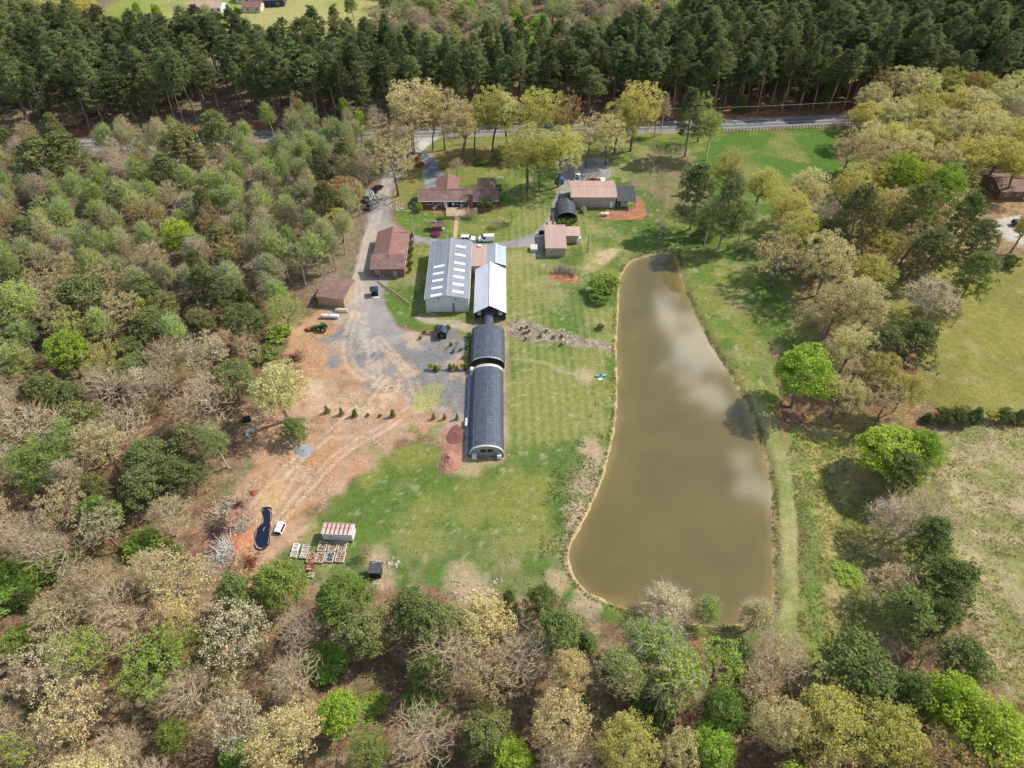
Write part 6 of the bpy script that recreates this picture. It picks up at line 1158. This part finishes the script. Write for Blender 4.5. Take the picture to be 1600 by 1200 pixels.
# pots and plants on the gravel
for i, px_ in enumerate((674, 680, 686, 703, 709, 714, 722, 727)): tbase('cedar' if i % 2 else 'greenshrub', px_, 577 + (i % 3), 8, 1.9, ['leftmost','second','third','fourth','fifth','sixth','seventh','rightmost'][i] + ' potted sapling from the left in the row by the pale pallet frame', 'potted saplings on the gravel')
pl = empty('pallet_frame', (*at(694, 577), 0), .05, 'upright pale timber frame among the potted saplings', 'frame')
for i in range(5): MB().box(-.9 + i * .45, -.82 + i * .45, -.05, .05, 0, 1.7).build('slat', M_['palepole'], pl)
MB().box(-.95, 1.05, .055, .12, .9, 1.0).build('crossbar', M_['palepole'], pl)
for i, (px_, py_) in enumerate(((659,526),(663,521),(669,522),(657,530),(712,545),(720,548),(727,552),(705,540),(716,537),(731,545),(699,545),(724,560),(735,556),(708,551))): tbase('shrub' if i % 2 else 'bareshrub', px_, py_, 6, .9, 'low dark nursery plant scattered on the gravel', 'nursery plants on the gravel')
for i in range(9): tbase('greenshrub', 733 - (i % 2), 525 + i * 6.0, 7, 1.4, 'green plant lined along the west side of the upper hoop house', 'plants along the hoop house')
# kayak
kx, ky = at(939, 588); Kk = empty('kayak', (kx, ky, 0), .13, 'teal kayak lying on the pond bank', 'kayak'); mb = MB(); secs = [(-1.7, .03, .3), (-1.3, .22, .2), (-.6, .36, .1), (.2, .4, .08), (1.0, .3, .12), (1.5, .14, .22), (1.75, .02, .32)]
for i in range(len(secs) - 1):
    r = []
    for (a, w_, z_) in secs[i:i + 2]: r.append([(a, -w_, .38), (a, -w_ * .7, z_ * .5), (a, 0, z_ * .3), (a, w_ * .7, z_ * .5), (a, w_, .38), (a, 0, .46)])
    for j in range(6): mb.face([r[0][j], r[0][(j + 1) % 6], r[1][(j + 1) % 6], r[1][j]])
mb.build('hull', M_['teal'], Kk, smooth=True); MB().box(-.5, .3, -.2, .2, .40, .47).build('cockpit', M_['dark'], Kk)
tag(MB().obox((0, 0, .12), (.5, .3, .12), .3).build('foam_float', M_['white'], loc=(*at(938, 593), 0)), 'white foam float beside the teal kayak', 'float')
# creek stones
rg = np.random.default_rng(31)
cs = empty('rock_channel', (*at(800, 518), 0), 0, 'line of stones down the washed channel from greenhouse to pond', 'stones'); cx0, cy0 = at(800, 518); pts = []
for i in range(110):
    f = rg.uniform() ** 1.2; px_ = 792 + f * 165; py_ = 508 + f * 33 + rg.normal(0, 6.5 * (1 - f) + 2); x_, y_ = at(px_, py_); pts.append((x_ - cx0, y_ - cy0))
rocks(cs, pts, lo=.12, hi=.4)
for i in range(16):
    f = rg.uniform(); tbase('shrub' if i % 3 else 'bareshrub', 796 + f * 90, 512 + f * 20 + rg.normal(0, 6), 6, .9, 'low plant growing among the stones of the washed channel', 'plants along the stone channel')
# rubble south of the lawn
rb = empty('rubble_patch', (*at(740, 922), 0), 0, 'pale rubble and stones at the bottom edge of the lawn', 'rubble'); bx0, by0 = at(740, 922); pts = []
for i in range(90): x_, y_ = at(rg.uniform(705, 785), rg.uniform(905, 950)); pts.append((x_ - bx0, y_ - by0))
rocks(rb, pts, lo=.1, hi=.35)
rb = empty('rubble_patch', (*at(612, 882), 0), 0, 'small pale rubble pile right of the black shed', 'rubble'); bx0, by0 = at(612, 882); pts = []
for i in range(40): x_, y_ = at(rg.normal(612, 8), rg.normal(881, 5)); pts.append((x_ - bx0, y_ - by0))
rocks(rb, pts, lo=.1, hi=.3)
# brush heaps
def brush(px, py, n, spread, ln, m, label, seed, cat='brush heap'):
    rg_ = np.random.default_rng(seed); x0, y0 = at(px, py); mb = MB()
    for i in range(n):
        a = rg_.uniform(0, 6.28); r_ = abs(rg_.normal(0, 1)) * spread; c = np.array([x0 + r_ * math.cos(a) * .7, y0 + r_ * math.sin(a), max(.1, .9 - r_ / spread * .35) * rg_.uniform(.2, 1)]); d = rg_.normal(0, 1, 3); d[2] *= .3; d /= np.linalg.norm(d); l = ln * rg_.uniform(.3, 1); q = c + d * l; q[2] = max(q[2], .05); p = c - d * l * .3; p[2] = max(p[2], .05)
        mb.tube([p, (p + q) / 2 + rg_.normal(0, .12, 3), q], [.07 * rg_.uniform(.4, 1.4), .05, .02], 3, False)
    return tag(mb.build('brush_heap', m), label, cat, kind='stuff')
brush(352, 862, 260, 2.6, 2.6, M_['palepole'], 'tall heap of pale cut branches at the edge of the left wood', 1); brush(380, 825, 170, 1.6, 1.9, bark['mauve'], 'heap of grey-mauve brush on the red clay', 2); brush(368, 885, 260, 2.4, 2.0, bark['twig'], 'brown brush heap nearest the lower trees', 3)
brush(355, 790, 120, 1.6, 1.6, bark['mauve'], 'small mauve brush heap at the top of the debris line', 4); brush(340, 830, 200, 2.2, 2.0, bark['dark'], 'dark brush heap against the left wood', 5); brush(462, 560, 120, 1.8, 1.4, M_['rustdark'], 'rust-brown brush heap at the upper corner of the clay', 6)
heap('debris_mound', *at(372, 850), 3.2, 5.5, .8, M_['clayred'], 'long orange-red mound of pushed clay beside the pool', 'mound', 11); heap('debris_mound', *at(396, 770), 1.0, .9, .5, M_['rustdark'], 'small dark red mound on the clay track', 'mound', 12)
tag(MB().obox((0, 0, .3), (.6, .4, .3), .3).obox((.9, .4, .25), (.4, .5, .25), .9).obox((.2, -1.0, .2), (.5, .3, .2), -.5).build('scrap_pile', M_['palepole'], loc=(*at(388, 676), 0)), 'white scrap appliances dumped at the wood edge', 'scrap'); tag(MB().obox((0, 0, .4), (.9, .6, .4), .3).build('scrap_bin', M_['dark'], loc=(*at(386, 657), 0)), 'black bin above the white scrap', 'bin')
for a_ in ((362, 905, 150, 2.0, 1.6, bark['twig'], 'brown brush heap just above the lower left trees', 7), (392, 880, 110, 1.4, 1.3, M_['rustdark'], 'low rust-brown brush heap below the lined pool', 8), (338, 800, 140, 1.6, 1.8, bark['mauve'], 'scattered branches at the top left of the debris', 9), (375, 790, 60, 1.4, 1.0, bark['dark'], 'thin scatter of dark sticks on the clay', 10)): brush(*a_)
# low log border from workshop to shop
tag(MB().tube([(*at(590, 440), .15), (*at(612, 455), .15), (*at(640, 475), .15)], .16, 5).tube([(*at(594, 446), .12), (*at(622, 466), .12), (*at(640, 478), .12)], .1, 5).build('log_border', M_['wood']), 'log border running diagonally across the grass below the workshop', 'log border')
# poles and wires
def pole(px, py, h, m, label, arm=False, tr=False):
    x_, y_ = at(px, py); o = empty('utility_pole', (x_, y_, 0), 0, label, 'utility pole'); MB().tube([(0, 0, 0), (0, 0, h)], [.17, .11], 8).build('shaft', m, o)
    if arm: MB().box(-1.1, 1.1, -.06, .06, h - .7, h - .55).build('crossarm', M_['pole'], o)
    if tr: MB().tube([(.4, 0, h - 1.5), (.4, 0, h - .6)], .28, 10).build('transformer', M_['conc'], o); MB().tube([(0, 0, h), (0, 0, h + .35)], .08, 6).build('insulator', M_['white'], o)
    return (x_, y_, h)
p1 = pole(1022, 214, 10.5, M_['pole'], 'wooden roadside pole below the tall pines', True); p2 = pole(1012, 338, 8.4, M_['palepole'], 'pale pole with a transformer on the grass right of the barn', True, True); p3 = pole(647, 376, 9.0, M_['palepole'], 'tall pale pole at the corner of the loop drive by the workshop'); pole(918, 394, 6, M_['pole'], 'thin wooden pole on the lawn right of the tan-roofed shed')
p5 = pole(1500, 186, 10.5, M_['pole'], 'roadside pole hidden in the upper right grove', True); p6 = pole(-60, 240, 10.5, M_['pole'], 'roadside pole at the far left', True)
def wire(a, b, label, sag=.6): mb = MB(); A_, B_2 = Vector(a), Vector(b); tag(mb.tube([A_.lerp(B_2, t / 10) - Vector((0, 0, sag * 4 * (t / 10) * (1 - t / 10))) for t in range(11)], .025, 3, False).build('power_line', M_['palepole']), label, 'power line')
wire(p1, p5, 'power line along the road right of the wooden pole', 1.2); wire(p1, p2, 'service line from the roadside pole to the transformer pole'); wire((p1[0] - 1, p1[1], p1[2] - .6), (p6[0], p6[1], p6[2]), 'power line along the road left of the wooden pole', 1.2); wire(p2, p3, 'service line crossing from the transformer pole to the loop corner')
# fence beside the road
fa, fb = at(1128, 207), at(1345, 196); n = 42; fo = empty('rail_fence', (*fa, 0), math.atan2(fb[1] - fa[1], fb[0] - fa[0]), 'brown rail fence between the road and the green pasture', 'fence'); Lf_ = math.hypot(fb[0] - fa[0], fb[1] - fa[1]); pmf = MB().box(-.09, .09, -.09, .09, 0, 1.3).mesh('post', M_['pole']); rlm = MB().box(0, Lf_ / n - .2, -.04, .04, 0, .14).mesh('rail', M_['pole'])
for i in range(n + 1):
    link('post', pmf, fo, (i * Lf_ / n, 0, 0))
    if i < n:
        for zz in (.45, .95): link('rail', rlm, fo, (i * Lf_ / n + .1, 0, zz))
# far houses
def far_house(px, py, w, l, eh, rm, wm2, label, rz=0.0, nwin=3):
    x_, y_ = at(px, py); o = bld('far_house', x_, y_, rz, label, 'house'); gable_body(o, w, l, eh, eh + 1.5, M_[wm2], 'x'); gable_roof(o, w, l, eh, eh + 1.5, M_[rm], 'x', oh=.4)
    for i in range(nwin): window(o, w * (i + .6) / nwin, 0, 1.6, 1.3, 1.3, 's')
    return o
far_house(297, 21, 16, 9, 2.8, 'tanroof', 'white', 'far tan-roofed white house behind the pines', 0, 5); far_house(380, 20, 9, 8, 2.6, 'brownroof', 'cream', 'far small red-roofed shed right of the tan-roofed house', 0, 2); far_house(370, 5, 10, 8, 3.5, 'metalroof', 'white', 'far white building at the top edge', 0, 3); far_house(395, 12, 16, 10, 3.2, 'slate', 'navy', 'far dark barn at the corner of the bright field', .1, 2)
# right-hand house
rx, ry = at(1558, 312); RH_ = bld('brown_house', rx, ry, .05, 'brown-roofed house half hidden at the right edge', 'house'); gable_body(RH_, 18, 11, 3.0, 4.8, M_['brick'], 'x'); gable_roof(RH_, 18, 11, 3.0, 4.8, M_['brownroof2'], 'x', oh=.5)
for i in range(4): window(RH_, 2.5 + i * 4, 0, 1.8, 1.4, 1.2)
door(RH_, 9, 0, 1.0, 2.1, 'white'); window(RH_, 0, 5, 1.8, 1.4, 1.2, 'w')
# ---------------------------------------------------------------- ground cover
def cover(name, P, n, rad, size, m, label, cat, seed, cond=None, blades=10, up=.2, zoff=.1, flat=.7):
    rg_ = np.random.default_rng(seed); P = np.array(P); lo, hi = P.min(0), P.max(0); c = rg_.uniform(lo, hi, (n * (3 if name != 'shore_grass' else 30), 2)); c = c[sdf(P, c[:, 0], c[:, 1]) > .4]
    if cond is not None: c = c[cond(c[:, 0], c[:, 1])]
    c = c[:n]; z_ = hgt(c[:, 0], c[:, 1]) + zoff; V, F = leaves(np.stack([c[:, 0], c[:, 1], z_], 1), rg_, blades, rad, size, flat, up); return tag(link(name, mesh_np(name, V, F, m)), label, cat, kind='stuff')
def patchy(s, lo, scale=7): return lambda x, y: fbm(x, y, scale, s, 3) > lo
cover('scrub_growth', Z['scrub'][0], 4200, .30, .22, leaf_mat('scrub_leaf', (.24, .31, .07), (.36, .39, .11), .5), 'leafy green scrub covering the outer slope of the dam', 'scrub', 1, lambda x, y: (fbm(x, y, 6, 401, 3) > .46) , 6)
cover('dry_weeds', Z['scrub'][0], 3500, .26, .2, leaf_mat('weed_straw', (.44, .37, .17), (.54, .46, .24), .5), 'straw-coloured weeds among the scrub below the dam', 'weeds', 2, patchy(402, .47), 6)
cover('meadow_tussocks', Z['meadow'][0], 7000, .28, .2, leaf_mat('tussock', (.52, .45, .24), (.60, .52, .32), .5), 'dry grass tussocks across the rough meadow', 'grass', 3, patchy(403, .44, 5), 6); cover('meadow_grass', Z['meadow'][0], 5000, .28, .2, leaf_mat('meadow_green', (.32, .36, .10), (.42, .42, .15), .5), 'green grass clumps across the rough meadow', 'grass', 4, patchy(404, .5, 6), 6)
cover('lawn_seedheads', Z['lawn'][0], 3600, .14, .17, leaf_mat('seedhead', (.50, .48, .30), (.62, .58, .42), .3, .05), 'pale seed heads speckling the mown grass', 'grass', 5, lambda x, y: (fbm(x, y, 9, 405, 3) > .5) & (x < 30), 4); cover('lawn_clover', Z['lawn'][0], 6000, .2, .2, leaf_mat('clover', (.09, .16, .03), (.15, .23, .05), .3), 'darker weed clumps in the mown grass', 'grass', 6, patchy(406, .52, 7), 5, .6, .03, .3)
cover('shore_grass', [(POND[:,0].min()-4, POND[:,1].min()-4), (POND[:,0].max()+4, POND[:,1].min()-4), (POND[:,0].max()+4, POND[:,1].max()+4), (POND[:,0].min()-4, POND[:,1].max()+4)], 2000, .18, .2, leaf_mat('shore_leaf', (.22, .23, .07), (.36, .33, .13), .4), 'ragged grass hanging over the pond edge', 'grass', 8, lambda x, y: (lambda s: (s > -1.3) & (s < np.where(x > 36, -.05, -.35)) & (fbm(x, y, 3, 409, 3) > .44))(sdf(POND, x, y)), 6, .2, .08, .9)
cover('bank_weeds', smooth_poly(poly([(840,760),(900,690),(940,600),(958,600),(950,700),(925,790),(885,860),(880,930),(900,955),(840,940)]), 1), 2500, .2, .2, leaf_mat('bank_weed', (.17, .21, .06), (.30, .30, .12), .3), 'small weeds on the bare pond bank', 'weeds', 7, patchy(407, .48, 4), 5, .4, .03, .4)
for i, (P_, n_, nm_) in enumerate(((W3, 7500, 'lower left'), (W2, 3500, 'middle left'), (W4, 4500, 'bottom'), (W1, 4000, 'upper left'))):
    cover('leaf_litter', P_, n_, .45, .26, leaf_mat('litter_' + str(i), (.24, .14, .085), (.34, .22, .13), .1), 'fallen leaves and twigs on the floor of the ' + nm_ + ' wood', 'leaf litter', 30 + i, patchy(420 + i, .45, 5), 6, .7, .05, .25)
    cover('undergrowth', P_, n_ // 3, .5, .28, leaf_mat('undergrowth_' + str(i), (.15, .2, .06), (.24, .27, .1), .3), 'low green undergrowth in the ' + nm_ + ' wood', 'undergrowth', 40 + i, patchy(430 + i, .52, 9), 12, .2, .3, .8)
cover('clay_weeds', Z['clay'][0], 2600, .16, .18, leaf_mat('clay_weed', (.20, .24, .07), (.33, .33, .14), .3), 'sparse weeds on the bare clay', 'weeds', 50, lambda x, y: (fbm(x, y, 6, 440, 3) > .54) & (sdf(lin, x, y) < -.5), 5, .5, .02, .3); cover('clay_clods', Z['clay'][0], 3000, .12, .16, leaf_mat('clod', (.34, .19, .11), (.5, .34, .22), .0), 'clods and pebbles on the bare clay', 'clods', 51, lambda x, y: (fbm(x, y, 4, 441, 3) > .46) & (sdf(lin, x, y) < -.5), 4, .7, .03, .3)
for ob in [o for o in sc.objects if o.name.startswith(('edge_line', 'centre_line'))]: ob.parent = sc.objects['road']; ob.pop('kind', None)
